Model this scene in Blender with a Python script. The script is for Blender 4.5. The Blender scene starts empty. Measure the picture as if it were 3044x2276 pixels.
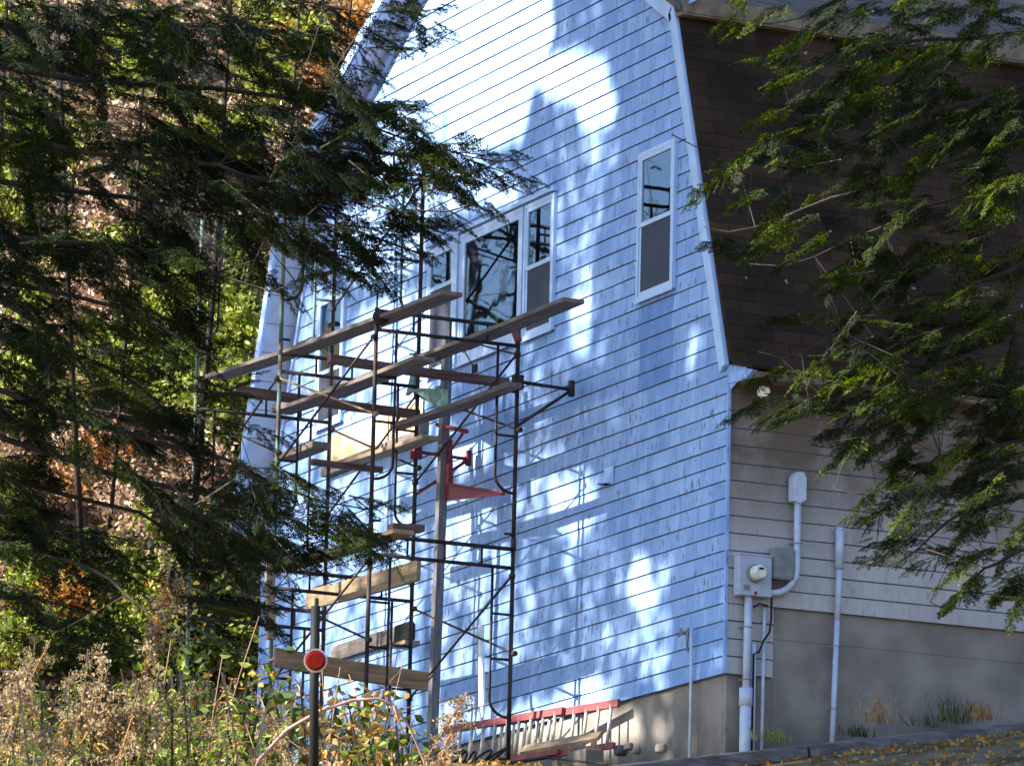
import bpy, math, random
import numpy as np
from mathutils import Vector, Matrix

C = bpy.context.scene.collection
rng = np.random.default_rng(7)
random.seed(7)

# ------------------------------------------------------------------ camera
CAMP = np.array([49.124, -24.948, -8.205])
FW = np.array([-0.89102, 0.41093, 0.19504]); FW /= np.linalg.norm(FW)
FPX = 17524.0                      # focal length in photograph pixels (3044 wide)
def _axes():
    th, ro, ya = 0.196303163, 0.024438580, 0.432236840
    F = np.array([0, math.cos(th), math.sin(th)]); R0 = np.array([1., 0, 0]); U0 = np.cross(R0, F)
    R = R0*math.cos(ro)+U0*math.sin(ro); U = -R0*math.sin(ro)+U0*math.cos(ro)
    d1 = np.array([-math.sin(ya), math.cos(ya), 0]); d2 = np.array([math.cos(ya), math.sin(ya), 0])
    M = np.array([-d1, d2, [0, 0, 1.]])
    return M@F, M@R, M@U
FW, RT, UP = _axes()
def ray(a, b): return FW + RT*(a-1522)/FPX - UP*(b-1138)/FPX
CAMP = -ray(2155, 2002)*55.6
def W(a, b, **k):
    """point of the place seen at photograph pixel (a,b) on a world plane x=, y=, z= or at distance d= (surveying helper)"""
    r = ray(a, b)
    if 'y' in k: t = (k['y']-CAMP[1])/r[1]
    elif 'x' in k: t = (k['x']-CAMP[0])/r[0]
    elif 'z' in k: t = (k['z']-CAMP[2])/r[2]
    else: t = k['d']
    return CAMP + r*t
def PR(P):
    q = np.asarray(P)-CAMP; t = q@FW
    return 1522+FPX*(q@RT)/t, 1138-FPX*(q@UP)/t
K = 3044/2212.0

cam = bpy.data.cameras.new('camera'); co = bpy.data.objects.new('camera', cam); C.objects.link(co)
cam.sensor_width = 36; cam.lens = 36*FPX/3044; cam.clip_start = 0.5; cam.clip_end = 2000
m = Matrix.Identity(4)
for i in range(3):
    m[i][0] = RT[i]; m[i][1] = UP[i]; m[i][2] = -FW[i]; m[i][3] = CAMP[i]
co.matrix_world = m
bpy.context.scene.camera = co

# ------------------------------------------------------------------ light
TRAV = np.array([0.07, 1.0, -0.57]); TRAV /= np.linalg.norm(TRAV)      # the way the sunlight travels
SUN = -TRAV
elev = math.asin(SUN[2]); azi = math.atan2(SUN[0], SUN[1])
w = bpy.data.worlds.new('World'); bpy.context.scene.world = w; w.use_nodes = True
nt = w.node_tree; bg = nt.nodes['Background']
sky = nt.nodes.new('ShaderNodeTexSky'); sky.sky_type = 'NISHITA'; sky.sun_disc = False
sky.sun_elevation = elev; sky.sun_rotation = azi; sky.air_density = 1.2; sky.dust_density = 0.3; sky.ozone_density = 4.0
nt.links.new(sky.outputs[0], bg.inputs[0]); bg.inputs[1].default_value = 0.10
sl = bpy.data.lights.new('sun', 'SUN'); so = bpy.data.objects.new('sun', sl); C.objects.link(so)
sl.energy = 5.0; sl.angle = math.radians(0.5); sl.color = (1.0, 0.93, 0.80)
so.rotation_euler = Vector(TRAV).to_track_quat('-Z', 'Y').to_euler(); so.location = (0, -30, 40)
vs = bpy.context.scene.view_settings
vs.view_transform = 'Standard'; vs.look = 'None'; vs.gamma = 1; vs.exposure = 1.85; vs.use_curve_mapping = False
bpy.context.scene.cycles.max_bounces = 6

# ------------------------------------------------------------------ materials
def mat(name, base, rough=0.7, metal=0.0, var=0.25, scale=8.0, bump=0.0, stretch=(1, 1, 1), spec=0.3, col2=None, bscale=None):
    m = bpy.data.materials.new(name); m.use_nodes = True
    n = m.node_tree; b = n.nodes['Principled BSDF']
    b.inputs['Roughness'].default_value = rough; b.inputs['Metallic'].default_value = metal
    b.inputs['Specular IOR Level'].default_value = spec
    tc = n.nodes.new('ShaderNodeTexCoord'); mp = n.nodes.new('ShaderNodeMapping')
    mp.inputs['Scale'].default_value = stretch
    n.links.new(tc.outputs['Object'], mp.inputs[0])
    nz = n.nodes.new('ShaderNodeTexNoise'); nz.inputs['Scale'].default_value = scale; nz.inputs['Detail'].default_value = 6
    n.links.new(mp.outputs[0], nz.inputs['Vector'])
    cr = n.nodes.new('ShaderNodeValToRGB'); e = cr.color_ramp.elements
    e[0].position = 0.32; e[1].position = 0.68
    lo = [c*(1-var) for c in base] if col2 is None else col2
    hi = [min(1, c*(1+var)) for c in base]
    e[0].color = (*lo, 1); e[1].color = (*hi, 1)
    n.links.new(nz.outputs[0], cr.inputs[0]); n.links.new(cr.outputs[0], b.inputs['Base Color'])
    if bump:
        bp = n.nodes.new('ShaderNodeBump'); bp.inputs['Strength'].default_value = bump; bp.inputs['Distance'].default_value = 0.01
        nb = n.nodes.new('ShaderNodeTexNoise'); nb.inputs['Scale'].default_value = bscale or scale*3; nb.inputs['Detail'].default_value = 4
        n.links.new(mp.outputs[0], nb.inputs['Vector']); n.links.new(nb.outputs[0], bp.inputs['Height']); n.links.new(bp.outputs[0], b.inputs['Normal'])
    return m

def leafmat(name, cols, trans=0.45, scale=2.0, rough=0.5):
    """foliage: diffuse and translucent, colour varies leaf by leaf and clump by clump"""
    m = bpy.data.materials.new(name); m.use_nodes = True
    n = m.node_tree; n.nodes.clear()
    out = n.nodes.new('ShaderNodeOutputMaterial'); mix = n.nodes.new('ShaderNodeMixShader')
    d = n.nodes.new('ShaderNodeBsdfPrincipled'); t = n.nodes.new('ShaderNodeBsdfTranslucent')
    d.inputs['Roughness'].default_value = rough; d.inputs['Specular IOR Level'].default_value = 0.12
    geo = n.nodes.new('ShaderNodeNewGeometry'); tc = n.nodes.new('ShaderNodeTexCoord')
    nz = n.nodes.new('ShaderNodeTexNoise'); nz.inputs['Scale'].default_value = scale; nz.inputs['Detail'].default_value = 3
    n.links.new(tc.outputs['Object'], nz.inputs['Vector'])
    add = n.nodes.new('ShaderNodeMath'); add.operation = 'MULTIPLY_ADD'; add.inputs[1].default_value = 0.55
    sub = n.nodes.new('ShaderNodeMath'); sub.operation = 'MULTIPLY_ADD'; sub.inputs[1].default_value = 1.6; sub.inputs[2].default_value = -0.58
    n.links.new(nz.outputs[0], sub.inputs[0])
    n.links.new(geo.outputs['Random Per Island'], add.inputs[0]); n.links.new(sub.outputs[0], add.inputs[2])
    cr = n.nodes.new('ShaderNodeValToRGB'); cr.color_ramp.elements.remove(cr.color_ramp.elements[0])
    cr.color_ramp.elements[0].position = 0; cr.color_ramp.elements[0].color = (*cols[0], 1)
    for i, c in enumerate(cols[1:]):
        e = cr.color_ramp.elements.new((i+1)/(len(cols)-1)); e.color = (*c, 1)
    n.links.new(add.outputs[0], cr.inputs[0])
    n.links.new(cr.outputs[0], d.inputs['Base Color'])
    hs = n.nodes.new('ShaderNodeHueSaturation'); hs.inputs['Value'].default_value = 1.6; hs.inputs['Saturation'].default_value = 1.15; hs.inputs['Hue'].default_value = 0.485
    n.links.new(cr.outputs[0], hs.inputs['Color']); n.links.new(hs.outputs[0], t.inputs['Color'])
    mix.inputs[0].default_value = trans
    n.links.new(d.outputs[0], mix.inputs[1]); n.links.new(t.outputs[0], mix.inputs[2]); n.links.new(mix.outputs[0], out.inputs[0])
    return m

def siding_mat(name, axis, dirty):
    """painted shingles: vertical grain, joints, mildew specks; axis 'X' for the gable, 'Y' for the side wall"""
    m = bpy.data.materials.new(name); m.use_nodes = True
    n = m.node_tree; L = n.links.new; b = n.nodes['Principled BSDF']
    b.inputs['Roughness'].default_value = 0.55; b.inputs['Specular IOR Level'].default_value = 0.3
    def M(op, a=None, c=None, d=None):
        q = n.nodes.new('ShaderNodeMath'); q.operation = op
        for i, v in enumerate((a, c, d)):
            if v is None: continue
            if isinstance(v, (int, float)): q.inputs[i].default_value = v
            else: L(v, q.inputs[i])
        return q.outputs[0]
    tc = n.nodes.new('ShaderNodeTexCoord'); sp = n.nodes.new('ShaderNodeSeparateXYZ'); L(tc.outputs['Object'], sp.inputs[0])
    u = sp.outputs[axis]; z = sp.outputs['Z']
    row = M('FLOOR', M('DIVIDE', M('SUBTRACT', z, 0.006), 0.1685))
    wn = n.nodes.new('ShaderNodeTexWhiteNoise'); wn.noise_dimensions = '1D'; L(row, wn.inputs['W'])
    uo = M('MULTIPLY_ADD', wn.outputs['Value'], 7.3, u)
    # uneven shingle widths: warp u by a slow wave then cut in 0.15 m pieces
    wv = n.nodes.new('ShaderNodeTexNoise'); wv.noise_dimensions = '1D'; wv.inputs['Scale'].default_value = 3.1; wv.inputs['Detail'].default_value = 1
    L(M('MULTIPLY_ADD', row, 13.7, uo), wv.inputs['W'])
    uw = M('MULTIPLY_ADD', wv.outputs[0], 0.22, uo)
    us = M('DIVIDE', uw, 0.15)
    cell = M('FLOOR', us); fr = M('FRACT', us)
    joint = M('LESS_THAN', fr, 0.030)
    cv = n.nodes.new('ShaderNodeCombineXYZ'); L(cell, cv.inputs[0]); L(row, cv.inputs[1])
    w2 = n.nodes.new('ShaderNodeTexWhiteNoise'); w2.noise_dimensions = '2D'; L(cv.outputs[0], w2.inputs['Vector'])
    # vertical streaks
    mp = n.nodes.new('ShaderNodeMapping'); mp.inputs['Scale'].default_value = (34, 34, 3.0); L(tc.outputs['Object'], mp.inputs[0])
    ad = n.nodes.new('ShaderNodeVectorMath'); ad.operation = 'ADD'; L(mp.outputs[0], ad.inputs[0])
    cc = n.nodes.new('ShaderNodeCombineXYZ'); L(M('MULTIPLY', row, 5.3), cc.inputs[2]); L(cc.outputs[0], ad.inputs[1])
    st = n.nodes.new('ShaderNodeTexNoise'); st.inputs['Scale'].default_value = 1.0; st.inputs['Detail'].default_value = 4; L(ad.outputs[0], st.inputs['Vector'])
    st2 = n.nodes.new('ShaderNodeMapRange'); st2.inputs[1].default_value = 0.36; st2.inputs[2].default_value = 0.66; L(st.outputs[0], st2.inputs[0])
    # mildew specks, drawn out downwards
    mp2 = n.nodes.new('ShaderNodeMapping'); mp2.inputs['Scale'].default_value = (24, 24, 8); L(tc.outputs['Object'], mp2.inputs[0])
    vo = n.nodes.new('ShaderNodeTexNoise'); vo.inputs['Scale'].default_value = 1.0; vo.inputs['Detail'].default_value = 2.5; L(mp2.outputs[0], vo.inputs['Vector'])
    big = n.nodes.new('ShaderNodeTexNoise'); big.inputs['Scale'].default_value = 0.9; big.inputs['Detail'].default_value = 3; L(tc.outputs['Object'], big.inputs['Vector'])
    thr = M('MULTIPLY_ADD', big.outputs[0], -0.24, 0.725)
    speck = n.nodes.new('ShaderNodeMapRange'); L(vo.outputs[0], speck.inputs[0]); L(thr, speck.inputs[1]); L(M('ADD', thr, 0.10), speck.inputs[2])
    base = n.nodes.new('ShaderNodeMix'); base.data_type = 'RGBA'
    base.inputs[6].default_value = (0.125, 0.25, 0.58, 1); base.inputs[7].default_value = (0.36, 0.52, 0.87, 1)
    if axis == 'Y':
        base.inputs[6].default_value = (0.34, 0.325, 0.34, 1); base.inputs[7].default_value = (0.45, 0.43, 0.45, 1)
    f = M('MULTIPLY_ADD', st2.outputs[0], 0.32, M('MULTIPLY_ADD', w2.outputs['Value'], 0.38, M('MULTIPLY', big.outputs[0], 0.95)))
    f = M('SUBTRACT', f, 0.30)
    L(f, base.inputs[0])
    cur = base.outputs[2]
    def over(fac, col, cur):
        q = n.nodes.new('ShaderNodeMix'); q.data_type = 'RGBA'; L(fac, q.inputs[0]); L(cur, q.inputs[6]); q.inputs[7].default_value = (*col, 1); return q.outputs[2]
    cur = over(M('MULTIPLY', speck.outputs[0], 0.85 if axis == 'X' else 0.25), (0.11, 0.14, 0.20), cur)
    cur = over(M('MULTIPLY', joint, 0.35), (0.20, 0.24, 0.30), cur)
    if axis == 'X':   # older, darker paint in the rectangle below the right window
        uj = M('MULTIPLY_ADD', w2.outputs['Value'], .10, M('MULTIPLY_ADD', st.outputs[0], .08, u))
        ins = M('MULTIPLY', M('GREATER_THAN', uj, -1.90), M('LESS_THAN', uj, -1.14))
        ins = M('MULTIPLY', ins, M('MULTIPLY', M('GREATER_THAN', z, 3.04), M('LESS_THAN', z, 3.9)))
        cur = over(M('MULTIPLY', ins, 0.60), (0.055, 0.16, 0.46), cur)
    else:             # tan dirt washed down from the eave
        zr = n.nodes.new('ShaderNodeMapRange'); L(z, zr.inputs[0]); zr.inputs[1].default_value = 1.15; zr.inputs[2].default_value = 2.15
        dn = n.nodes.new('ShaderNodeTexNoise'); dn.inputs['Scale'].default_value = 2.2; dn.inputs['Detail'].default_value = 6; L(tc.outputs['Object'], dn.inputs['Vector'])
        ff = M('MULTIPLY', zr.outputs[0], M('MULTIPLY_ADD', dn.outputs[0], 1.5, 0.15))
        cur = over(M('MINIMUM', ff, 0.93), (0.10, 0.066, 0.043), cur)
    L(cur, b.inputs['Base Color'])
    bp = n.nodes.new('ShaderNodeBump'); bp.inputs['Strength'].default_value = 0.35; bp.inputs['Distance'].default_value = 0.006
    L(M('SUBTRACT', M('MULTIPLY_ADD', st.outputs[0], 0.6, M('MULTIPLY', w2.outputs['Value'], 0.5)), joint), bp.inputs['Height']); L(bp.outputs[0], b.inputs['Normal'])
    return m

def roof_mat():
    m = bpy.data.materials.new('asphalt shingle roof'); m.use_nodes = True
    n = m.node_tree; L = n.links.new; b = n.nodes['Principled BSDF']; b.inputs['Roughness'].default_value = 0.95; b.inputs['Specular IOR Level'].default_value = 0.1
    tc = n.nodes.new('ShaderNodeTexCoord'); sp = n.nodes.new('ShaderNodeSeparateXYZ'); L(tc.outputs['Object'], sp.inputs[0])
    cb = n.nodes.new('ShaderNodeCombineXYZ'); L(sp.outputs['Y'], cb.inputs[0]); L(sp.outputs['Z'], cb.inputs[1])
    br = n.nodes.new('ShaderNodeTexBrick'); L(cb.outputs[0], br.inputs['Vector'])
    br.inputs['Scale'].default_value = 1; br.inputs['Brick Width'].default_value = 0.31; br.inputs['Row Height'].default_value = 0.135
    br.inputs['Mortar Size'].default_value = 0.006; br.inputs['Bias'].default_value = -0.1
    br.inputs['Color1'].default_value = (0.040, 0.027, 0.020, 1); br.inputs['Color2'].default_value = (0.020, 0.015, 0.013, 1); br.inputs['Mortar'].default_value = (0.018, 0.014, 0.014, 1)
    nz = n.nodes.new('ShaderNodeTexNoise'); nz.inputs['Scale'].default_value = 1.3; nz.inputs['Detail'].default_value = 8; L(tc.outputs['Object'], nz.inputs['Vector'])
    mx = n.nodes.new('ShaderNodeMix'); mx.data_type = 'RGBA'; mx.blend_type = 'MULTIPLY'; mx.inputs[0].default_value = 0.8
    r = n.nodes.new('ShaderNodeValToRGB'); r.color_ramp.elements[0].position = .3; r.color_ramp.elements[0].color = (.42, .40, .44, 1); r.color_ramp.elements[1].position = .7; r.color_ramp.elements[1].color = (1.7, 1.5, 1.3, 1)
    L(nz.outputs[0], r.inputs[0]); L(br.outputs[0], mx.inputs[6]); L(r.outputs[0], mx.inputs[7])
    vo = n.nodes.new('ShaderNodeTexVoronoi'); vo.inputs['Scale'].default_value = 3.2; L(tc.outputs['Object'], vo.inputs['Vector'])
    vn = n.nodes.new('ShaderNodeTexNoise'); vn.inputs['Scale'].default_value = 30; L(tc.outputs['Object'], vn.inputs['Vector'])
    ad = n.nodes.new('ShaderNodeMath'); ad.operation = 'MULTIPLY_ADD'; ad.inputs[1].default_value = 0.25; L(vn.outputs[0], ad.inputs[0]); L(vo.outputs[0], ad.inputs[2])
    lt = n.nodes.new('ShaderNodeMath'); lt.operation = 'LESS_THAN'; L(ad.outputs[0], lt.inputs[0]); lt.inputs[1].default_value = 0.185
    m2 = n.nodes.new('ShaderNodeMix'); m2.data_type = 'RGBA'; L(lt.outputs[0], m2.inputs[0]); L(mx.outputs[2], m2.inputs[6]); m2.inputs[7].default_value = (.22, .24, .21, 1)
    L(m2.outputs[2], b.inputs['Base Color'])
    bp = n.nodes.new('ShaderNodeBump'); bp.inputs['Strength'].default_value = .6; bp.inputs['Distance'].default_value = .01; L(br.outputs['Fac'], bp.inputs['Height']); bp.invert = True; L(bp.outputs[0], b.inputs['Normal'])
    return m

def soffit_mat():
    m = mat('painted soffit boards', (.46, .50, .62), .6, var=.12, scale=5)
    n = m.node_tree; L = n.links.new; b = n.nodes['Principled BSDF']
    tc = n.nodes.new('ShaderNodeTexCoord'); sp = n.nodes.new('ShaderNodeSeparateXYZ'); L(tc.outputs['Object'], sp.inputs[0])
    a = n.nodes.new('ShaderNodeMath'); a.operation = 'DIVIDE'; L(sp.outputs['Z'], a.inputs[0]); a.inputs[1].default_value = .31
    f = n.nodes.new('ShaderNodeMath'); f.operation = 'FRACT'; L(a.outputs[0], f.inputs[0])
    l = n.nodes.new('ShaderNodeMath'); l.operation = 'LESS_THAN'; L(f.outputs[0], l.inputs[0]); l.inputs[1].default_value = .035
    src = b.inputs['Base Color'].links[0].from_socket
    mx = n.nodes.new('ShaderNodeMix'); mx.data_type = 'RGBA'; L(l.outputs[0], mx.inputs[0]); L(src, mx.inputs[6]); mx.inputs[7].default_value = (.16, .15, .15, 1)
    L(mx.outputs[2], b.inputs['Base Color'])
    return m

MT = dict(
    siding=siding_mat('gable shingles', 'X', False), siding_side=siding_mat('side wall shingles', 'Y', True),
    groove=mat('grimy shingle butts', (.12, .17, .32), .9), eave=mat('brown stained eave board', (.17, .13, .10), .8, var=.35, scale=5), roof=roof_mat(), uroof=mat('greyed upper roof', (.10, .085, .078), .95, var=.45, scale=4, stretch=(3, .6, 3)), soffit=soffit_mat(),  # groove: dark blue that paints in the shadow line under each course
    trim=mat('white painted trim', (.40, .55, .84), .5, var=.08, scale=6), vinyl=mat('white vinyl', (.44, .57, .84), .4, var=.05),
    concrete=mat('stained concrete', (.225, .20, .185), .9, var=.25, scale=2.3, bump=.4, bscale=18),
    glass=None, screen=mat('grey insect screen', (.030, .035, .060), .6, var=.1),
    rust=mat('rusted scaffold tube', (.036, .025, .024), .65, .3, var=.6, scale=9, bump=.3),
    green=mat('chipped green scaffold paint', (.07, .15, .12), .5, .1, scale=7, var=.5, col2=(.09, .05, .035), bump=.2),
    plank=mat('weathered grey plank', (.145, .12, .112), .85, var=.3, scale=3, stretch=(1, 9, 9), bump=.3),
    beam=mat('old brown timber', (.11, .065, .055), .85, var=.4, scale=3, stretch=(9, 1, 9), bump=.4),
    tan=mat('fresh tan lumber', (.27, .195, .125), .75, var=.3, scale=3, stretch=(1, 9, 9), bump=.2),
    pole=mat('silvered wooden pole', (.15, .145, .16), .85, var=.4, scale=5, stretch=(14, 14, 1), bump=.4),
    ply=mat('bare plywood', (.62, .44, .26), .7, var=.2, scale=2, stretch=(1, 1, 6)),
    teal=mat('teal painted steel', (.14, .24, .22), .5, .2, var=.4, scale=12), red=mat('red painted steel', (.20, .03, .04), .5, .2, var=.3, scale=12),
    redrail=mat('faded red fibreglass', (.20, .045, .05), .55, var=.3, scale=6), alu=mat('dull aluminium', (.46, .41, .36), .5, .4, var=.3, scale=20),
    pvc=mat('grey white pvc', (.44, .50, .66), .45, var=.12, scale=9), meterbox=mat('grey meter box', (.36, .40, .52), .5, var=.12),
    telebox=mat('grey utility box', (.20, .205, .22), .7, var=.2), black=mat('black rubber', (.006, .006, .007), .7, var=.2),
    dial=mat('meter dial', (.62, .62, .6), .2, var=.15, scale=25), lens=mat('flood lamp lens', (.75, .76, .74), .15, var=.1, scale=20),
    bark=mat('hemlock bark', (.030, .023, .020), .95, var=.5, scale=14, stretch=(1, 1, .3), bump=.8),
    twig=mat('grey twig bark', (.05, .04, .034), .9, var=.4, scale=20, bump=.4), cane=mat('reddish bare cane', (.22, .12, .085), .7, var=.3, scale=20),
    brown=mat('sunlit brown board', (.25, .155, .09), .8, var=.4, scale=3, stretch=(9, 1, 9), bump=.3), timber=mat('dark landscape timber', (.12, .11, .12), .9, var=.5, scale=4, stretch=(6, 1, 6), bump=.6),
    white=mat('white stick paint', (.8, .8, .78), .5, var=.08), reflector=mat('red reflector lens', (.13, .003, .002), .25, var=.2, scale=60, spec=.25),
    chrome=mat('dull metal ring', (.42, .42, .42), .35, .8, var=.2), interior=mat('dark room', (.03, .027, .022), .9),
    curtain=mat('pale curtain', (.42, .48, .42), .9, var=.25, scale=6, stretch=(8, 8, .5)),
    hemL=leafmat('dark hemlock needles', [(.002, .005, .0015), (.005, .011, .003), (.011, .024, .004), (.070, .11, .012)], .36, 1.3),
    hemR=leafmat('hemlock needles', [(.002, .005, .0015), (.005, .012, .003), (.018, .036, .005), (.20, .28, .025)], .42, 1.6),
    yel=leafmat('yellow green leaves', [(.045, .070, .010), (.13, .19, .022), (.30, .33, .09), (.58, .60, .28)], .45, 3),
    grn=leafmat('green leaves', [(.012, .026, .006), (.030, .055, .012), (.075, .11, .024), (.20, .21, .05)], .42, 3),
    litter=leafmat('fallen leaves', [(.09, .045, .02), (.26, .15, .09), (.50, .36, .26), (.72, .62, .52)], .15, .8),
    orange=leafmat('rusty autumn leaves', [(.12, .045, .015), (.28, .12, .04), (.44, .26, .12), (.56, .44, .30)], .35, 2),
    fluff=leafmat('tan seed fluff', [(.05, .035, .018), (.15, .11, .06), (.32, .25, .15), (.50, .42, .30)], .35, 12),
    dry=leafmat('dry brown leaves', [(.12, .05, .015), (.30, .15, .04), (.50, .30, .10), (.66, .46, .20)], .4, 14),
    soil=mat('leaf strewn earth', (.11, .080, .050), 1.0, var=.7, scale=3.5, bump=.8, bscale=9, col2=(.03, .035, .018)),
)
def formlines(m):
    n = m.node_tree; L = n.links.new; b = n.nodes['Principled BSDF']; src = b.inputs['Base Color'].links[0].from_socket
    tc = n.nodes.new('ShaderNodeTexCoord'); sp = n.nodes.new('ShaderNodeSeparateXYZ'); L(tc.outputs['Object'], sp.inputs[0])
    nz = n.nodes.new('ShaderNodeTexNoise'); nz.inputs['Scale'].default_value = 1.5; nz.inputs['Detail'].default_value = 5; L(tc.outputs['Object'], nz.inputs['Vector'])
    fac = None
    for ax, per, off, wd in (('Z', 1.9, .80, .012),):
        a = n.nodes.new('ShaderNodeMath'); a.operation = 'MULTIPLY_ADD'; L(nz.outputs[0], a.inputs[0]); a.inputs[1].default_value = .012; L(sp.outputs[ax], a.inputs[2])
        d = n.nodes.new('ShaderNodeMath'); d.operation = 'MULTIPLY_ADD'; L(a.outputs[0], d.inputs[0]); d.inputs[1].default_value = 1/per; d.inputs[2].default_value = off
        f = n.nodes.new('ShaderNodeMath'); f.operation = 'FRACT'; L(d.outputs[0], f.inputs[0]); l = n.nodes.new('ShaderNodeMath'); l.operation = 'LESS_THAN'; L(f.outputs[0], l.inputs[0]); l.inputs[1].default_value = wd/per
        if fac is None: fac = l.outputs[0]
        else: q = n.nodes.new('ShaderNodeMath'); q.operation = 'MAXIMUM'; L(fac, q.inputs[0]); L(l.outputs[0], q.inputs[1]); fac = q.outputs[0]
    vo = n.nodes.new('ShaderNodeTexVoronoi'); vo.inputs['Scale'].default_value = 2.6; L(tc.outputs['Object'], vo.inputs['Vector']); h = n.nodes.new('ShaderNodeMath'); h.operation = 'LESS_THAN'; L(vo.outputs['Distance'], h.inputs[0]); h.inputs[1].default_value = .028
    q = n.nodes.new('ShaderNodeMath'); q.operation = 'MULTIPLY_ADD'; L(fac, q.inputs[0]); q.inputs[1].default_value = .4; L(h.outputs[0], q.inputs[2]); q.use_clamp = True
    # damp splash stain along the soil line
    mx = n.nodes.new('ShaderNodeMix'); mx.data_type = 'RGBA'; L(q.outputs[0], mx.inputs[0]); L(src, mx.inputs[6]); mx.inputs[7].default_value = (.05, .045, .045, 1)
    zr = n.nodes.new('ShaderNodeMapRange'); L(sp.outputs['Z'], zr.inputs[0]); zr.inputs[1].default_value = -.25; zr.inputs[2].default_value = -.75
    sn = n.nodes.new('ShaderNodeTexNoise'); sn.inputs['Scale'].default_value = 6; sn.inputs['Detail'].default_value = 6; L(tc.outputs['Object'], sn.inputs['Vector'])
    s2 = n.nodes.new('ShaderNodeMath'); s2.operation = 'MULTIPLY'; L(zr.outputs[0], s2.inputs[0]); L(sn.outputs[0], s2.inputs[1])
    m3 = n.nodes.new('ShaderNodeMix'); m3.data_type = 'RGBA'; L(s2.outputs[0], m3.inputs[0]); L(mx.outputs[2], m3.inputs[6]); m3.inputs[7].default_value = (.06, .05, .035, 1)
    L(m3.outputs[2], b.inputs['Base Color'])
formlines(MT['concrete'])
def glassmat():
    m = bpy.data.materials.new('window glass'); m.use_nodes = True
    n = m.node_tree; n.nodes.clear(); L = n.links.new
    o = n.nodes.new('ShaderNodeOutputMaterial'); mx = n.nodes.new('ShaderNodeMixShader'); g = n.nodes.new('ShaderNodeBsdfGlossy'); t = n.nodes.new('ShaderNodeBsdfTransparent')
    g.inputs['Roughness'].default_value = .015; g.inputs[0].default_value = (.75, .85, 1, 1); t.inputs[0].default_value = (.75, .8, .78, 1)
    fr = n.nodes.new('ShaderNodeFresnel'); fr.inputs[0].default_value = 1.5
    ma = n.nodes.new('ShaderNodeMath'); ma.operation = 'MULTIPLY_ADD'; ma.inputs[1].default_value = 1.2; ma.inputs[2].default_value = .06; ma.use_clamp = True
    tc = n.nodes.new('ShaderNodeTexCoord'); nz = n.nodes.new('ShaderNodeTexNoise'); nz.inputs['Scale'].default_value = 1.6; L(tc.outputs['Object'], nz.inputs['Vector'])
    bp = n.nodes.new('ShaderNodeBump'); bp.inputs['Strength'].default_value = .05; bp.inputs['Distance'].default_value = .02; L(nz.outputs[0], bp.inputs['Height']); L(bp.outputs[0], g.inputs['Normal'])
    L(fr.outputs[0], ma.inputs[0]); L(ma.outputs[0], mx.inputs[0]); L(t.outputs[0], mx.inputs[1]); L(g.outputs[0], mx.inputs[2]); L(mx.outputs[0], o.inputs[0])
    return m
MT['glass'] = glassmat()

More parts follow.
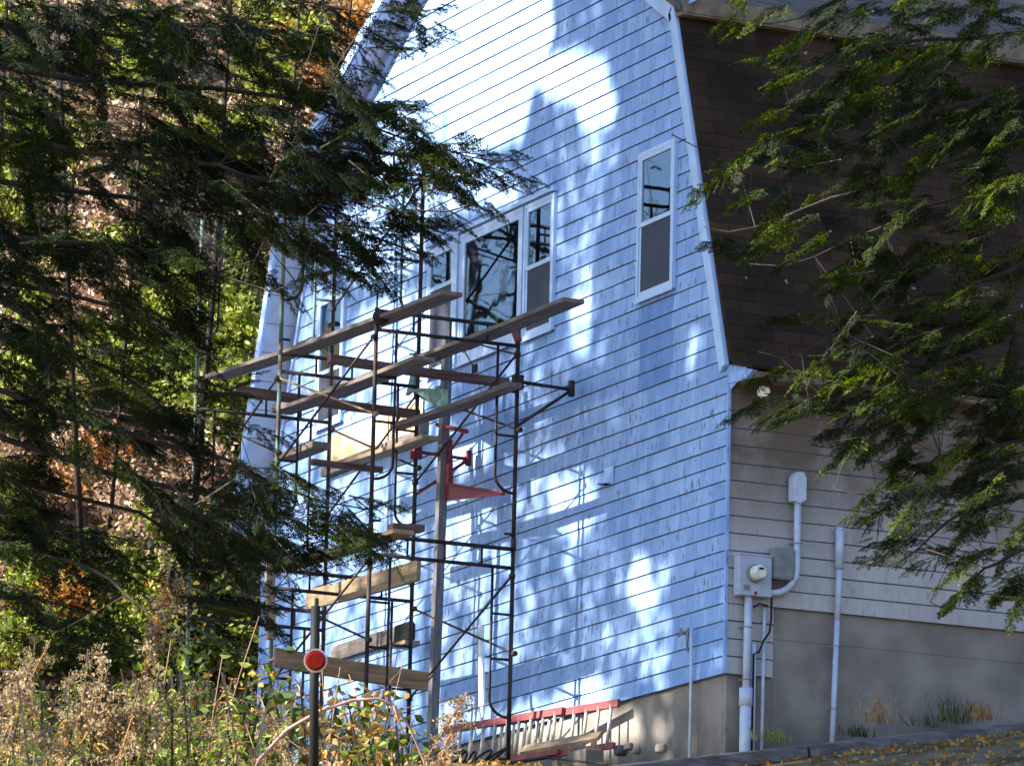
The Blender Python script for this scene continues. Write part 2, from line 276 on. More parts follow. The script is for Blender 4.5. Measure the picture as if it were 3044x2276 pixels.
# ------------------------------------------------------------------ mesh helpers
def V(*a): return np.array(a, float)
def nrm(v): v = np.asarray(v, float); return v/max(np.linalg.norm(v), 1e-9)
class MB:
    def __init__(s): s.v = []; s.f = []; s.mi = []; s.n = 0; s.cur = 0
    def add(s, vs, fs):
        s.v.extend([tuple(map(float, q)) for q in vs]); s.f.extend([tuple(i+s.n for i in q) for q in fs]); s.mi += [s.cur]*len(fs); s.n += len(vs); return s
    def box(s, a, b):
        x0, y0, z0 = np.minimum(a, b); x1, y1, z1 = np.maximum(a, b)
        vs = [(x0, y0, z0), (x1, y0, z0), (x1, y1, z0), (x0, y1, z0), (x0, y0, z1), (x1, y0, z1), (x1, y1, z1), (x0, y1, z1)]
        return s.add(vs, [(0, 3, 2, 1), (4, 5, 6, 7), (0, 1, 5, 4), (1, 2, 6, 5), (2, 3, 7, 6), (3, 0, 4, 7)])
    def beam(s, p, q, wdt, thk, up=(0, 0, 1), bev=0.0):
        p, q = V(*p), V(*q); d = nrm(q-p); sd = nrm(np.cross(d, up)); u = np.cross(sd, d)
        vs = []
        for c in (p, q):
            for a, b in ((-1, -1), (1, -1), (1, 1), (-1, 1)): vs.append(c+sd*a*wdt/2+u*b*thk/2)
        return s.add(vs, [(0, 1, 2, 3), (7, 6, 5, 4), (0, 4, 5, 1), (1, 5, 6, 2), (2, 6, 7, 3), (3, 7, 4, 0)])
    def tube(s, pts, r, seg=8, cap=True):
        pts = [V(*p) for p in pts]; rs = r if isinstance(r, (list, tuple)) else [r]*len(pts)
        rings = []; ref = V(.13, .21, .97)
        for i, p in enumerate(pts):
            d = nrm(pts[min(i+1, len(pts)-1)]-pts[max(i-1, 0)])
            a = nrm(np.cross(d, ref)) if abs(d@nrm(ref)) < .95 else nrm(np.cross(d, V(1, 0, 0))); b = np.cross(d, a)
            rings.append([p+rs[i]*(a*math.cos(t)+b*math.sin(t)) for t in np.linspace(0, 2*math.pi, seg, endpoint=False)])
        vs = [q for g in rings for q in g]; fs = []
        for i in range(len(pts)-1):
            for j in range(seg): fs.append((i*seg+j, i*seg+(j+1) % seg, (i+1)*seg+(j+1) % seg, (i+1)*seg+j))
        if cap: fs.append(tuple(range(seg))[::-1]); fs.append(tuple((len(pts)-1)*seg+j for j in range(seg)))
        return s.add(vs, fs)
    def prism(s, poly, depth):
        """poly: list of 3D points; depth: extrusion vector"""
        n = len(poly); vs = [V(*p) for p in poly]+[V(*p)+V(*depth) for p in poly]
        return s.add(vs, [tuple(range(n)), tuple(range(n, 2*n))[::-1]]+[(i, (i+1) % n+0, (i+1) % n+n, i+n)[::-1] for i in range(n)])
    def disc(s, c, nrmv, r, thk, seg=20): 
        c = V(*c); d = nrm(nrmv); return s.tube([c-d*thk/2, c+d*thk/2], r, seg)
    def build(s, name, m, parent=None, smooth=False):
        me = bpy.data.meshes.new(name)
        off = V(0, 0, 0); r = parent
        while r is not None: off = off+V(*r.location); r = r.parent
        me.from_pydata([tuple(np.array(q)-off) for q in s.v], [], s.f)
        for q in (m if isinstance(m, (list, tuple)) else [m]): me.materials.append(q)
        if any(s.mi): me.polygons.foreach_set('material_index', s.mi)
        if smooth: me.polygons.foreach_set('use_smooth', [True]*len(me.polygons))
        me.update()
        o = bpy.data.objects.new(name, me); C.objects.link(o)
        if parent: o.parent = parent
        return o
COL = None
def flush(name, label, cat):
    global COL
    vv = [(m_, np.concatenate(a)) for m_, a in COL.items()]; COL = None
    o = npmesh(name, np.concatenate([a for _, a in vv]), vv[0][0]); me = o.data
    for m_, _ in vv[1:]: me.materials.append(m_)
    me.polygons.foreach_set('material_index', np.concatenate([np.full(len(a), i, dtype=np.int32) for i, (_, a) in enumerate(vv)]))
    return tag(o, label, cat, kind='stuff')
def npmesh(name, verts, m, parent=None, k=4):
    if COL is not None: COL.setdefault(m, []).append(verts); return None
    """verts: (N,k,3) separate polygons"""
    N = len(verts); me = bpy.data.meshes.new(name)
    off = V(0, 0, 0); r = parent
    while r is not None: off = off+V(*r.location); r = r.parent
    co_ = (verts.reshape(-1, 3)-off).astype(np.float32)
    me.vertices.add(N*k); me.vertices.foreach_set('co', co_.ravel())
    me.loops.add(N*k); me.loops.foreach_set('vertex_index', np.arange(N*k, dtype=np.int32))
    me.polygons.add(N); me.polygons.foreach_set('loop_start', np.arange(0, N*k, k, dtype=np.int32)); me.polygons.foreach_set('loop_total', np.full(N, k, dtype=np.int32))
    me.materials.append(m); me.update(calc_edges=True)
    o = bpy.data.objects.new(name, me); C.objects.link(o)
    if parent: o.parent = parent
    return o
def thing(name, loc, label, cat, group=None):
    o = bpy.data.objects.new(name, None); C.objects.link(o); o.location = tuple(map(float, loc)); o.empty_display_size = .2
    return tag(o, label, cat, group)
def tag(o, label=None, cat=None, group=None, kind=None):
    if label: o['label'] = label
    if cat: o['category'] = cat
    if group: o['group'] = group
    if kind: o['kind'] = kind
    return o
def copy_tree(o, parent=None):
    c = o.copy(); C.objects.link(c); c.parent = parent
    for ch in [q for q in list(bpy.data.objects) if q.parent == o]: copy_tree(ch, c)
    return c

# ------------------------------------------------------------------ terrain
def sm(t, a, b): t = np.clip((t-a)/(b-a), 0, 1); return t*t*(3-2*t)
def H(x, y):
    x = np.asarray(x, float); y = np.asarray(y, float)
    s = (49.1-x)*.908+(y+24.9)*.419
    z = np.interp(s, [-60, 0, 20, 50, 53.5, 57, 300], [-16, -9.9, -6.9, -1.75, -1.15, -.74, -.74])
    z = z+.16*np.clip(y+.6, 0, 14)*sm(s, 47, 54)
    z = z+.9*np.maximum(0, -12.6-x)*sm(-x, 12.6, 16)*(.08+.92*sm(y, -13, -4))+.75*np.maximum(0, y-15)
    z = z+.05*np.sin(x*1.3+y*.7)*np.cos(y*1.1-x*.4)+.12*np.sin(x*.31+1)*np.sin(y*.27)*sm(np.abs(x+3)+np.abs(y), 14, 30)
    return np.minimum(z, 45+.05*np.abs(x+y))
def build_ground():
    def axis(lo, hi, c0, c1, fine, coarse):
        a = list(np.arange(lo, c0, coarse))+list(np.arange(c0, c1, fine))+list(np.arange(c1, hi+coarse, coarse)); return np.array(a)
    xs = axis(-160, 120, -40, 36, .6, 5.0); ys = axis(-150, 150, -32, 30, .6, 5.0)
    X, Y = np.meshgrid(xs, ys, indexing='ij'); Z = H(X, Y)
    vs = np.stack([X, Y, Z], -1).reshape(-1, 3); ny = len(ys)
    fs = [(i*ny+j, (i+1)*ny+j, (i+1)*ny+j+1, i*ny+j+1) for i in range(len(xs)-1) for j in range(ny-1)]
    me = bpy.data.meshes.new('ground'); me.from_pydata(vs.tolist(), [], fs); me.materials.append(MT['soil']); me.polygons.foreach_set('use_smooth', [True]*len(fs))
    o = bpy.data.objects.new('ground', me); C.objects.link(o); tag(o, kind='structure')
build_ground()

# ------------------------------------------------------------------ house
CX = -5.775; LZ = 14.0; CR = .1685
KX, KZ = -1.25, 6.77
RZ = KZ+.6*(CX-KX)*-1
def xr(z):      # right outline of the gable wall
    if z <= 2.79: return 0.0
    if z <= 2.84: return np.interp(z, [2.79, 2.84], [0.30, .50])
    if z <= 2.957: return np.interp(z, [2.84, 2.957], [.50, 0.0])
    if z <= KZ: return np.interp(z, [2.957, KZ], [0, KX])
    return np.interp(z, [KZ, RZ], [KX, CX])
def xl(z): return 2*CX-xr(z) if (z <= 2.79 or z > 2.957) else 2*CX-0.0
house = thing('gambrel_house', (0, 0, 0), 'tall white shingled house with brown gambrel roof behind the scaffold', 'house')
def course(mb, za, zb, fa, fb, plane):
    """one lapped course between heights, fa/fb -> (lo,hi) along the wall at bottom and top"""
    a0, a1 = fa; b0, b1 = fb; zt = zb-.002; z0 = za+.009
    def P(u, o, z): return (u, -o, z) if plane == 'g' else (o, u, z)
    N = max(1, int(abs(a1-a0)/.45)); off = []
    us0 = np.linspace(a0, a1, N+1); us1 = np.linspace(b0, b1, N+1); jit = rng.normal(0, .0016, N+1); jo = rng.normal(0, .0012, N+1)
    for i in range(N):
        q = [P(us0[i], .015+jo[i], z0+jit[i]), P(us0[i+1], .015+jo[i+1], z0+jit[i+1]), P(us1[i+1], .007, zt), P(us1[i], .007, zt),
             P(us0[i], -.004, z0+jit[i]), P(us0[i+1], -.004, z0+jit[i+1])]
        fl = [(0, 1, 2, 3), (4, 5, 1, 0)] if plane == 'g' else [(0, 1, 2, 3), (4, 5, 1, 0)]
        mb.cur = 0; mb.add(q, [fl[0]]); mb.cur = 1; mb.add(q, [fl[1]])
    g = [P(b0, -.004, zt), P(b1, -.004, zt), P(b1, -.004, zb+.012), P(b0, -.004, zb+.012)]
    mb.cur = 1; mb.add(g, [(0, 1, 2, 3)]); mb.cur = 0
gm = MB()
zz = 0.0
levels = list(np.arange(0, RZ, CR))+[2.79, 2.84, 2.957, KZ]
n = 0
while n*CR < RZ-.05:
    za, zb = n*CR, min((n+1)*CR, RZ-.01)
    cut = sorted(set([za, zb]+[c for c in (2.79, 2.84, 2.957, KZ) if za < c < zb]))
    if len(cut) == 2: course(gm, za, zb, (xl(za+1e-4), xr(za+1e-4)), (xl(zb), xr(zb)), 'g')
    else:
        lo, hi = min(xl(za), xl(zb)), max(xr(za), xr(zb)) if za > 3.2 else xr(za)
        course(gm, za, zb, (xl(za), xr(za+1e-3) if za < 2.79 else max(0, xr(za))), (xl(zb), xr(zb)), 'g')
    n += 1
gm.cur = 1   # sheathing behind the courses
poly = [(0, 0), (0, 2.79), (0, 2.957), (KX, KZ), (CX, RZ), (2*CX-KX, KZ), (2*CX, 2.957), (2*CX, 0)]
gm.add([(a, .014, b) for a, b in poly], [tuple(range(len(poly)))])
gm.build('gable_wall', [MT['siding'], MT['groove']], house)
# small triangular flare at the eave
fl = MB(); 
fl.prism([(0.0, -.024, 2.79), (.38, -.024, 2.765), (.52, -.024, 2.835), (0.0, -.024, 2.968), (-.01, -.024, 2.90)], (0, .05, 0)); fl.build('eave_return', MT['siding'], house)
# side wall
sm_ = MB(); nmin = 4
for n in range(0, 17):
    za, zb = n*CR, min((n+1)*CR, 2.78)
    hi = .50 if n < nmin else LZ
    course(sm_, za, zb, (0.0-.0, hi), (0.0, hi), 's')
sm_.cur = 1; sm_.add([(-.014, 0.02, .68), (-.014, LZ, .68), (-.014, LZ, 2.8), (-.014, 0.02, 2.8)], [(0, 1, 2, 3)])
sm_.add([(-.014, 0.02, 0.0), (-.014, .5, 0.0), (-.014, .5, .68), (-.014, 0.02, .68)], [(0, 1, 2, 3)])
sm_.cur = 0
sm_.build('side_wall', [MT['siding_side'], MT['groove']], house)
bk = MB(); bk.prism([(a, LZ, b) for a, b in poly], (0, .1, 0)); bk.box((2*CX, 0.05, 0), (2*CX+.05, LZ, 2.9)); bk.build('rear_wall', MT['trim'], house)
# corner strip
cb = MB(); cb.box((-.004, -.026, 0.006), (.026, .004, 2.76)); cb.build('corner_board', MT['siding'], house)
# foundation
fm = MB(); fm.box((2*CX+.03, .035, -3), (-.035, .3, .02)); fm.box((-.3, .3, -3), (-.035, .52, .02)); fm.box((-.3, .52, -3), (-.03, LZ, .69)); fm.box((2*CX+.03, .3, -3), (2*CX+.3, LZ, .02))
fm.box((-.32, .032, -3), (-.10, .05, .015)); fm.build('foundation', MT['concrete'], house)
# roof
def roof_strip(mb, pts, thk, y0, y1, side):
    for (ax, az), (bx, bz) in zip(pts[:-1], pts[1:]):
        d = nrm(V(bx-ax, 0, bz-az)); nn = V(-d[2], 0, d[0])*side
        q = [V(ax, 0, az), V(bx, 0, bz), V(bx, 0, bz)+nn*thk, V(ax, 0, az)+nn*thk]
        mb.prism([p+V(0, y0, 0) for p in q], (0, y1-y0, 0))
rp = [(.52, 2.85), (.06, 2.962), (KX+.03, KZ+.0), (CX, RZ+.02)]
rm = MB(); roof_strip(rm, rp[:3], .035, -.035, LZ+.3, -1); rm.build('roof', MT['roof'], house); rm = MB(); roof_strip(rm, [(2*CX-a, b) for a, b in rp[:3]], .035, -.38, LZ+.3, 1)
roof = rm.build('roof', MT['roof'], house)
rm = MB(); roof_strip(rm, [(KX+.20, KZ-.09), (CX, RZ+.02)], .06, -.10, LZ+.3, -1); rm.build('upper_roof', MT['uroof'], house); rm = MB(); roof_strip(rm, [(2*CX-KX-.2, KZ-.09), (CX, RZ+.02)], .06, -.38, LZ+.3, 1)
rm.build('upper_roof', MT['uroof'], house)
# overhang soffit and fascia on the left rake
sf = MB()
for (ax, az), (bx, bz) in (((2*CX, 2.95), (2*CX-KX, KZ)), ((2*CX-KX, KZ), (CX, RZ))):
    sf.add([(ax, 0.0, az), (bx, 0.0, bz), (bx, -.38, bz), (ax, -.38, az)], [(0, 1, 2, 3)])
so_ = sf.build('rake_soffit', MT['soffit'], house)
ff = MB()
for (ax, az), (bx, bz) in (((2*CX-.02, 2.9), (2*CX-KX-.02, KZ-.02)), ((2*CX-KX-.02, KZ-.02), (CX, RZ-.02))):
    d = nrm(V(bx-ax, 0, bz-az)); nn = V(-d[2], 0, d[0])
    for w0, w1, yy in ((-.03, .09, -.40), (-.16, -.10, -.035)):
        q = [V(ax, 0, az)+nn*w0, V(bx, 0, bz)+nn*w0, V(bx, 0, bz)+nn*w1, V(ax, 0, az)+nn*w1]; ff.prism([p+V(0, yy, 0) for p in q], (0, .03, 0))
ff.build('rake_board', MT['trim'], house)
# right rake board, flush
fr_ = MB()
for (ax, az), (bx, bz), w_ in (((0.0, 2.957), (KX, KZ), .13), ((KX+.0, KZ), (CX, RZ), .15)):
    d = nrm(V(bx-ax, 0, bz-az)); nn = V(-d[2], 0, d[0])
    q = [V(ax, 0, az)-nn*.03, V(bx, 0, bz)-nn*.03, V(bx, 0, bz)+nn*w_, V(ax, 0, az)+nn*w_]; fr_.prism([p+V(0, -.055, 0) for p in q], (0, .03, 0))
    q = [V(ax, 0, az)-nn*.035, V(bx, 0, bz)-nn*.035, V(bx, 0, bz)+nn*.05, V(ax, 0, az)+nn*.05]; fr_.prism([p+V(0, -.075, 0) for p in q], (0, .02, 0))
fr_.build('rake_board', MT['trim'], house)
# eave soffit, fascia, break trim
ev = MB(); ev.box((.03, .03, 2.765), (.46, LZ, 2.785)); ev.build('eave_soffit', MT['eave'], house)
ev = MB(); ev.box((.46, .03, 2.775), (.485, LZ, 2.835)); ev.build('eave_fascia', MT['eave'], house)
ev = MB(); ev.box((KX+.05, -.07, KZ-.12), (KX+.22, LZ, KZ-.08)); ev.box((KX+.20, -.07, KZ-.10), (KX+.235, LZ, KZ+.06)); ev.build('break_trim', mat('tan break board', (.17, .135, .11), .8, var=.3), house)

# windows -------------------------------------------------------------
def window(x0, x1, z0, z1, rail=None, screen='low', curtain=None, name='window', fw=.042, wide=.075):
    fr = MB()
    a = wide*.55
    for (p, q) in (((x0-a, -.05, z0-a), (x0, -.010, z1+a)), ((x1, -.05, z0-a), (x1+a, -.010, z1+a)), ((x0, -.05, z1), (x1, -.010, z1+a)), ((x0, -.05, z0-a), (x1, -.010, z0))): fr.box(p, q)
    for (p, q) in (((x0-a-.012, -.060, z0-a-.02), (x1+a+.012, -.051, z0-a+.012)),): fr.box(p, q)
    f = fr.build('window', MT['vinyl'], house)
    sa = MB()
    if rail:
        for (zz0, zz1, yy) in ((rail-.02, z1, -.047), (z0, rail+.028, -.039)):
            sa.box((x0+.004, yy, zz0), (x0+fw, yy+.02, zz1)); sa.box((x1-fw, yy, zz0), (x1-.004, yy+.02, zz1)); sa.box((x0+fw, yy, zz1-.045), (x1-fw, yy+.02, zz1)); sa.box((x0+fw, yy, zz0), (x1-fw, yy+.02, zz0+.045))
    else:
        sa.box((x0+.004, -.045, z0), (x0+fw, -.02, z1)); sa.box((x1-fw, -.045, z0), (x1-.004, -.02, z1)); sa.box((x0+fw, -.045, z1-fw), (x1-fw, -.02, z1)); sa.box((x0+fw, -.045, z0), (x1-fw, -.02, z0+fw))
    sa.build('sash', MT['vinyl'], f)
    g = MB(); g.box((x0+fw*.8, -.032, (rail or z0)), (x1-fw*.8, -.029, z1-.03)); g.build('pane', MT['glass'], f)
    if rail:
        g = MB(); g.box((x0+fw*.8, -.037, z0+.03), (x1-fw*.8, -.034, rail)); g.build('screen', MT['screen'], f)
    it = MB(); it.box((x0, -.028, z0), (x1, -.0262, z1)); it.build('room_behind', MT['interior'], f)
    if curtain:
        cu = MB(); N = 14
        xs = np.linspace(curtain[0], curtain[1], N)
        for i in range(N-1): cu.add([(xs[i], -.0275-.0004*(i % 2), z0+.05), (xs[i+1], -.0275-.0004*((i+1) % 2), z0+.05), (xs[i+1], -.0275-.0004*((i+1) % 2), z1-.05), (xs[i], -.0275-.0004*(i % 2), z1-.05)], [(0, 1, 2, 3)])
        cu.build('curtain', MT['curtain'], f)
    return f
window(-1.955, -1.225, 3.98, 5.40, rail=4.70, curtain=(-1.62, -1.29))
window(-4.60, -3.97, 4.06, 5.40, rail=4.76)
window(-6.20, -4.72, 4.08, 5.40, curtain=(-5.35, -5.29), fw=.07)
window(-7.04, -6.42, 4.08, 5.38, rail=4.98)
window(-10.02, -9.36, 4.0, 5.40, rail=4.58)
mu = MB(); mu.box((-6.37, -.07, 4.02), (-6.26, -.01, 5.46)); mu.box((-7.10, -.075, 5.46), (-3.91, -.01, 5.50)); mu.build('window_casing', MT['trim'], house)

# vents, faucet, plywood patch
def hood(x, z, s):
    h = MB()
    n_ = 8
    for i in range(n_):
        a0, a1 = math.pi*i/n_, math.pi*(i+1)/n_
        p = [(x+s*math.cos(a), -.02, z+s*.9) for a in (a0, a1)]; q = [(x+s*math.cos(a), -.02-1.5*s*math.sin(a), z-s*.9) for a in (a0, a1)]
        h.add([p[0], p[1], q[1], q[0]], [(0, 1, 2, 3)]); h.add([(p[0][0]*.99+x*.01, p[0][1]+.004, p[0][2]-.002), (p[1][0]*.99+x*.01, p[1][1]+.004, p[1][2]-.002), (q[1][0]*.97+x*.03, q[1][1]+.004, q[1][2]), (q[0][0]*.97+x*.03, q[0][1]+.004, q[0][2])], [(3, 2, 1, 0)])
    h.box((x-s*1.15, -.03, z-s*1.0), (x+s*1.15, -.018, z+s*1.15))
    f = h.build('vent_hood', MT['trim'], house)
    d = MB(); d.box((x-s*.8, -.036, z-s*.95), (x+s*.8, -.031, z+s*.3)); d.build('vent_opening', MT['black'], f)
hood(-2.56, 2.28, .085); hood(-5.74, 6.25, .06)
pl = MB(); pl.box((-9.68, -.034, 3.50), (-7.13, -.026, 3.83)); pl.build('plywood_patch', MT['ply'], house)
bd = MB(); bd.box((-9.7, -.10, 3.38), (-7.05, -.035, 3.49)); bd.build('ledger_board', MT['plank'], house)
bd = MB(); bd.box((-9.3, -.09, 1.28), (-7.5, -.03, 1.44)); bd.build('ledger_board', MT['plank'], house)
fa = MB(); fa.tube([(-.72, -.02, .47), (-.72, -.10, .47), (-.72, -.14, .44)], .012); fa.disc((-.72, -.11, .50), (0, 1, .4), .03, .01, 12); fa.tube([(-.70, -.05, .52), (-.69, -.06, .40), (-.705, -.045, .30)], .016)
fa.build('outdoor_faucet', MT['telebox'], house)
def pipe(name, pts, r, m=MT['pvc'], seg=12): b = MB(); b.tube(pts, r, seg); return b.build(name, m, house, smooth=True)
pipe('drain_pipe', [(-.60, -.06, .50), (-.60, -.055, -.1), (-.61, -.05, -.85)], .016)

# electric service on the side wall
X0 = .03
mbx = MB(); mbx.box((X0, .06, .745), (X0+.13, .395, 1.13)); mbx.box((X0-.0, .05, 1.13), (X0+.14, .405, 1.145)); mtr = mbx.build('electric_meter_box', MT['meterbox'], house)
d_ = MB(); d_.disc((X0+.15, .215, .955), (1, 0, 0), .088, .05, 24); d_.build('meter_ring', MT['telebox'], mtr)
d_ = MB(); d_.tube([(X0+.16, .215, .955), (X0+.25, .215, .955), (X0+.27, .215, .955)], [.075, .07, .055], 24); dm = d_.build('meter_dial', MT['dial'], mtr)
d_ = MB(); d_.box((X0+.268, .19, .975), (X0+.274, .24, .995)); d_.build('meter_display', MT['black'], mtr)
tb = MB(); tb.box((X0, .425, .93), (X0+.10, .665, 1.24)); o_ = tb.build('utility_box', MT['telebox'], house)
bv = o_.modifiers.new('b', 'BEVEL'); bv.width = .03; bv.segments = 3
tb = MB(); tb.box((X0, .43, .84), (X0+.06, .64, .92)); tb.build('junction_box', MT['beam'], house)
wh = MB(); wh.prism([(X0+.02, .62, 1.70), (X0+.02, .62, 1.93), (X0+.02, .66, 1.98), (X0+.02, .73, 1.98), (X0+.02, .76, 1.93), (X0+.02, .76, 1.72), (X0+.02, .70, 1.68)], (.10, 0, 0)); wh.build('weather_head', MT['pvc'], house)
arc = [(X0+.06, .70-.0, 1.70), (X0+.06, .70, 1.06)]+[(X0+.06, .44+.26*math.cos(t), 1.06-.26*math.sin(t)) for t in np.linspace(.15, math.pi/2, 8)]+[(X0+.06, .395, .80)]
pipe('service_conduit', arc, .033)
pipe('meter_conduit', [(X0+.06, .19, .75), (X0+.06, .18, -.22)], .037); pipe('meter_conduit_sleeve', [(X0+.06, .178, -.17), (X0+.06, .176, -1.1)], .055)
pipe('meter_conduit_collar', [(X0+.06, .178, -.13), (X0+.06, .178, -.30)], .064)
pipe('thin_conduit', [(X0+.045, .37, .66), (X0+.045, .36, -1.0)], .016); pipe('thin_conduit', [(X0+.045, .26, .30), (X0+.045, .26, -1.0)], .025)
pipe('corner_conduit', [(X0+.045, 1.165, 1.09), (X0+.045, 1.15, .60)], .030); pipe('corner_conduit', [(X0+.045, 1.15, .62), (X0+.045, 1.10, -1.0)], .027)
pipe('corner_conduit_cap', [(X0+.045, 1.165, 1.10), (X0+.045, 1.165, 1.5)], .042)
pipe('black_cable', [(X0+.07, .43, .75), (X0+.07, .43, .55), (X0+.08, .41, .42), (X0+.07, .35, .33), (X0+.08, .30, .22), (X0+.07, .25, .20), (X0+.07, .245, -.9)], .010, MT['black'])
pipe('black_cable', [(X0+.07, .24, .64), (X0+.09, .29, .68), (X0+.08, .38, .67)], .009, MT['black'])
for yy, dz, turn in ((.20, 0, .9), (.52, -.02, -.2)):
    f_ = MB(); f_.tube([(X0+.05, yy+.14, 2.74), (X0+.08, yy+.12, 2.72)], .03, 10); 
    dr = nrm(V(1.0*turn+.2, -.75, -.12)) if turn > 0 else nrm(V(.5, .6, -.5))
    c0 = V(X0+.10, yy+.11, 2.71+dz)
    f_.tube([c0, c0+dr*.06, c0+dr*.12], [.03, .045, .06], 14); f_ = f_.build('flood_lamp', MT['telebox'], house)
    l_ = MB(); l_.tube([c0+dr*.115, c0+dr*.132], [.066, .058], 18); l_.build('lamp_lens', MT['lens'], f_)

# ------------------------------------------------------------------ scaffold
YI, YO = -.70, -2.25
scaf = thing('scaffold', (-5.7, -1.5, -.7), 'rusty green and brown pipe scaffold tower standing against the gable wall', 'scaffold')
def lerp(a, b, t): return a+(b-a)*t
def frame(x, zt, lx=0.0):
    """walk-through end frame, its top at zt; two legs, arch posts, two top bars"""
    zb = zt-2.25
    f = MB()
    f.tube([(x, YO, zt-.01), (x, YI, zt-.01)], .021); f.tube([(x, YO, zt-.20), (x, YI, zt-.20)], .019)
    for t in (.26, .52, .78): f.tube([(x, lerp(YO, YI, t), zt-.01), (x, lerp(YO, YI, t), zt-.20)], .013, 6)
    fo = f.build('end_frame', MT['rust'], scaf, True)
    for i, (yl, s_) in enumerate(((YO, 1), (YI, -1))):
        g = MB(); g.tube([(x, yl, zb), (x, yl, zt+.02)], .022, 10); g.tube([(x, yl, zb-.02), (x, yl, zb+.10)], .028, 10)
        g.build('leg', MT['green'] if (i == 0 and x < -5) or zt < 0 else MT['rust'], fo, True)
        yp = yl+s_*.22
        p = [(x, yp, zt-.20), (x, yp, zb+.72)]+[(x, yl+s_*(.22*math.cos(t)), zb+.72-.17*math.sin(t)) for t in np.linspace(.3, math.pi/2, 5)]+[(x, yl, zb+.53)]
        g = MB(); g.tube(p, .015, 8); g.tube([(x, yl, zb+1.13), (x, yp, zb+1.13)], .014, 8); g.tube([(x, yl, zb+1.58), (x, yp, zb+1.58)], .013, 8); g.tube([(x, yl, zb+.14), (x, yl+s_*.10, zb+.14)], .013, 8)
        g.tube([(x+.0, yl, zt-.30), (x+.045, yl, zt-.30)], .012, 6); g.tube([(x, yl, zt-1.06), (x+.045, yl, zt-1.06)], .012, 6)
        g.build('ladder_post', MT['green'] if (i == 1 and zt > 3.9) else MT['rust'], fo, True)
    return fo
FX = dict(A=-3.31, B=-5.77, C=-8.07)
tops = {k: (1.61, 3.86) if k == 'A' else (1.61, 3.86, 6.11) for k in FX}
for k, x in FX.items():
    for zt in tops[k]: frame(x, zt)
def brace(p, q, m=MT['rust']):
    b = MB(); b.tube([p, q], .013, 6); b.disc(V(*p), (1, 0, 0), .028, .05, 8); b.disc(V(*q), (1, 0, 0), .028, .05, 8); b.build('cross_brace', m, scaf, True)
for xa, xb in ((FX['A'], FX['B']), (FX['B'], FX['C'])):
    for zt in (1.61, 3.86) + ((6.11,) if xb < -7 else ()):
        for yy in (YO-.01, YI+.01):
            if xb < -7 and yy == YI+.01 and zt < 2: continue
            brace((xa+.03, yy-.03, zt-.28), (xb+.05, yy-.03, zt-1.22)); brace((xa+.05, yy+.005, zt-1.06), (xb+.03, yy+.005, zt-.28), MT['tan'] if zt > 3 and yy < -2 and xb > -7 else MT['rust'])
# side brackets reaching for the wall
for k, zt in (('A', 3.30), ('B', 2.98)):
    x = FX[k]; b = MB(); b.tube([(x, YI, zt), (x, YI+.60, zt-.02)], .018); b.tube([(x, YI, zt-.46), (x, YI+.58, zt-.04)], .017)
    b.beam((x, YI+.60, zt-.09), (x, YI+.60, zt+.07), .05, .05, (1, 0, 0)); b.box((x-.05, YI-.04, zt-.08), (x+.05, YI+.05, zt+.06)); b.build('side_bracket', MT['red'] if k == 'B' else MT['rust'], scaf, True)
cl = MB(); c = V(FX['A'], YO+.03, 3.78); cl.disc(c+V(.03, 0, 0), (1, 0, .15), .085, .02, 16); cl.build('base_plate', MT['rust'], scaf)
pn = MB(); pn.tube([(FX['A'], YO, 3.86), (FX['A'], YO, 4.05)], .010, 6); pn.build('coupling_pin', MT['rust'], scaf)
gl = MB(); gl.tube([(FX['A'], YI-.04, 3.80), (FX['A']+.05, YI-.02, 3.70)], .04, 8); gl.build('red_rag', MT['redrail'], scaf)

def plank(p, q, wdt, thk, m, label, name='plank', up=(0, 0, 1), cat='plank', group='planks laid on the scaffold'):
    p, q = V(*p), V(*q); t = thing(name, (p+q)/2-V(0, 0, thk/2), label, cat, group)
    bpy.data.objects.remove(t)
    b = MB(); d = nrm(q-p); N = 6; bend = .012*np.linalg.norm(q-p)/2.5
    # slightly sagging board
    pts = [p+(q-p)*i/N-V(0, 0, bend*4*(i/N)*(1-i/N)) for i in range(N+1)]
    sd = nrm(np.cross(d, up)); u = np.cross(sd, d); vs = []; fs = []
    for i, c in enumerate(pts):
        for a, e in ((-1, -1), (1, -1), (1, 1), (-1, 1)): vs.append(c+sd*a*wdt/2+u*e*thk/2)
    for i in range(N):
        for j in range(4): fs.append((4*i+j, 4*i+(j+1) % 4, 4*i+4+(j+1) % 4, 4*i+4+j))
    fs += [(3, 2, 1, 0), (4*N, 4*N+1, 4*N+2, 4*N+3)]
    b.add(vs, fs); o = b.build(name, m); 
    c = (p+q)/2; o.data.transform(Matrix.Translation(tuple(-c))); o.location = tuple(c)
    bv = o.modifiers.new('edge', 'BEVEL'); bv.width = .004; bv.segments = 1
    return tag(o, label, cat, group)
ZT = 3.905
plank(W(640, 1122, y=-2.12), W(1343, 872, y=-2.12), .235, .042, MT['plank'], 'long grey plank on top of the outer scaffold legs, upper left')
plank(W(835, 1224, y=-2.12), W(1262, 1066, y=-2.12), .235, .042, MT['plank'], 'grey plank one step below the highest plank, ending behind the jack handle')
plank(W(838, 1214, y=-1.0), W(1706, 893, y=-1.0), .235, .042, MT['plank'], 'long grey plank on top of the inner scaffold legs, pointing at the right sidelight')
plank(W(1180, 1268, y=-.95), W(1530, 1143, y=-.95), .16, .05, MT['plank'], 'pale grey plank below the top bars, ending at the side bracket')
plank(W(977, 1066, x=-4.6), W(1510, 1138, x=-4.6), .09, .09, MT['beam'], 'reddish beam crossing under the middle of the upper planks', 'timber_beam', cat='beam', group='beams across the scaffold')
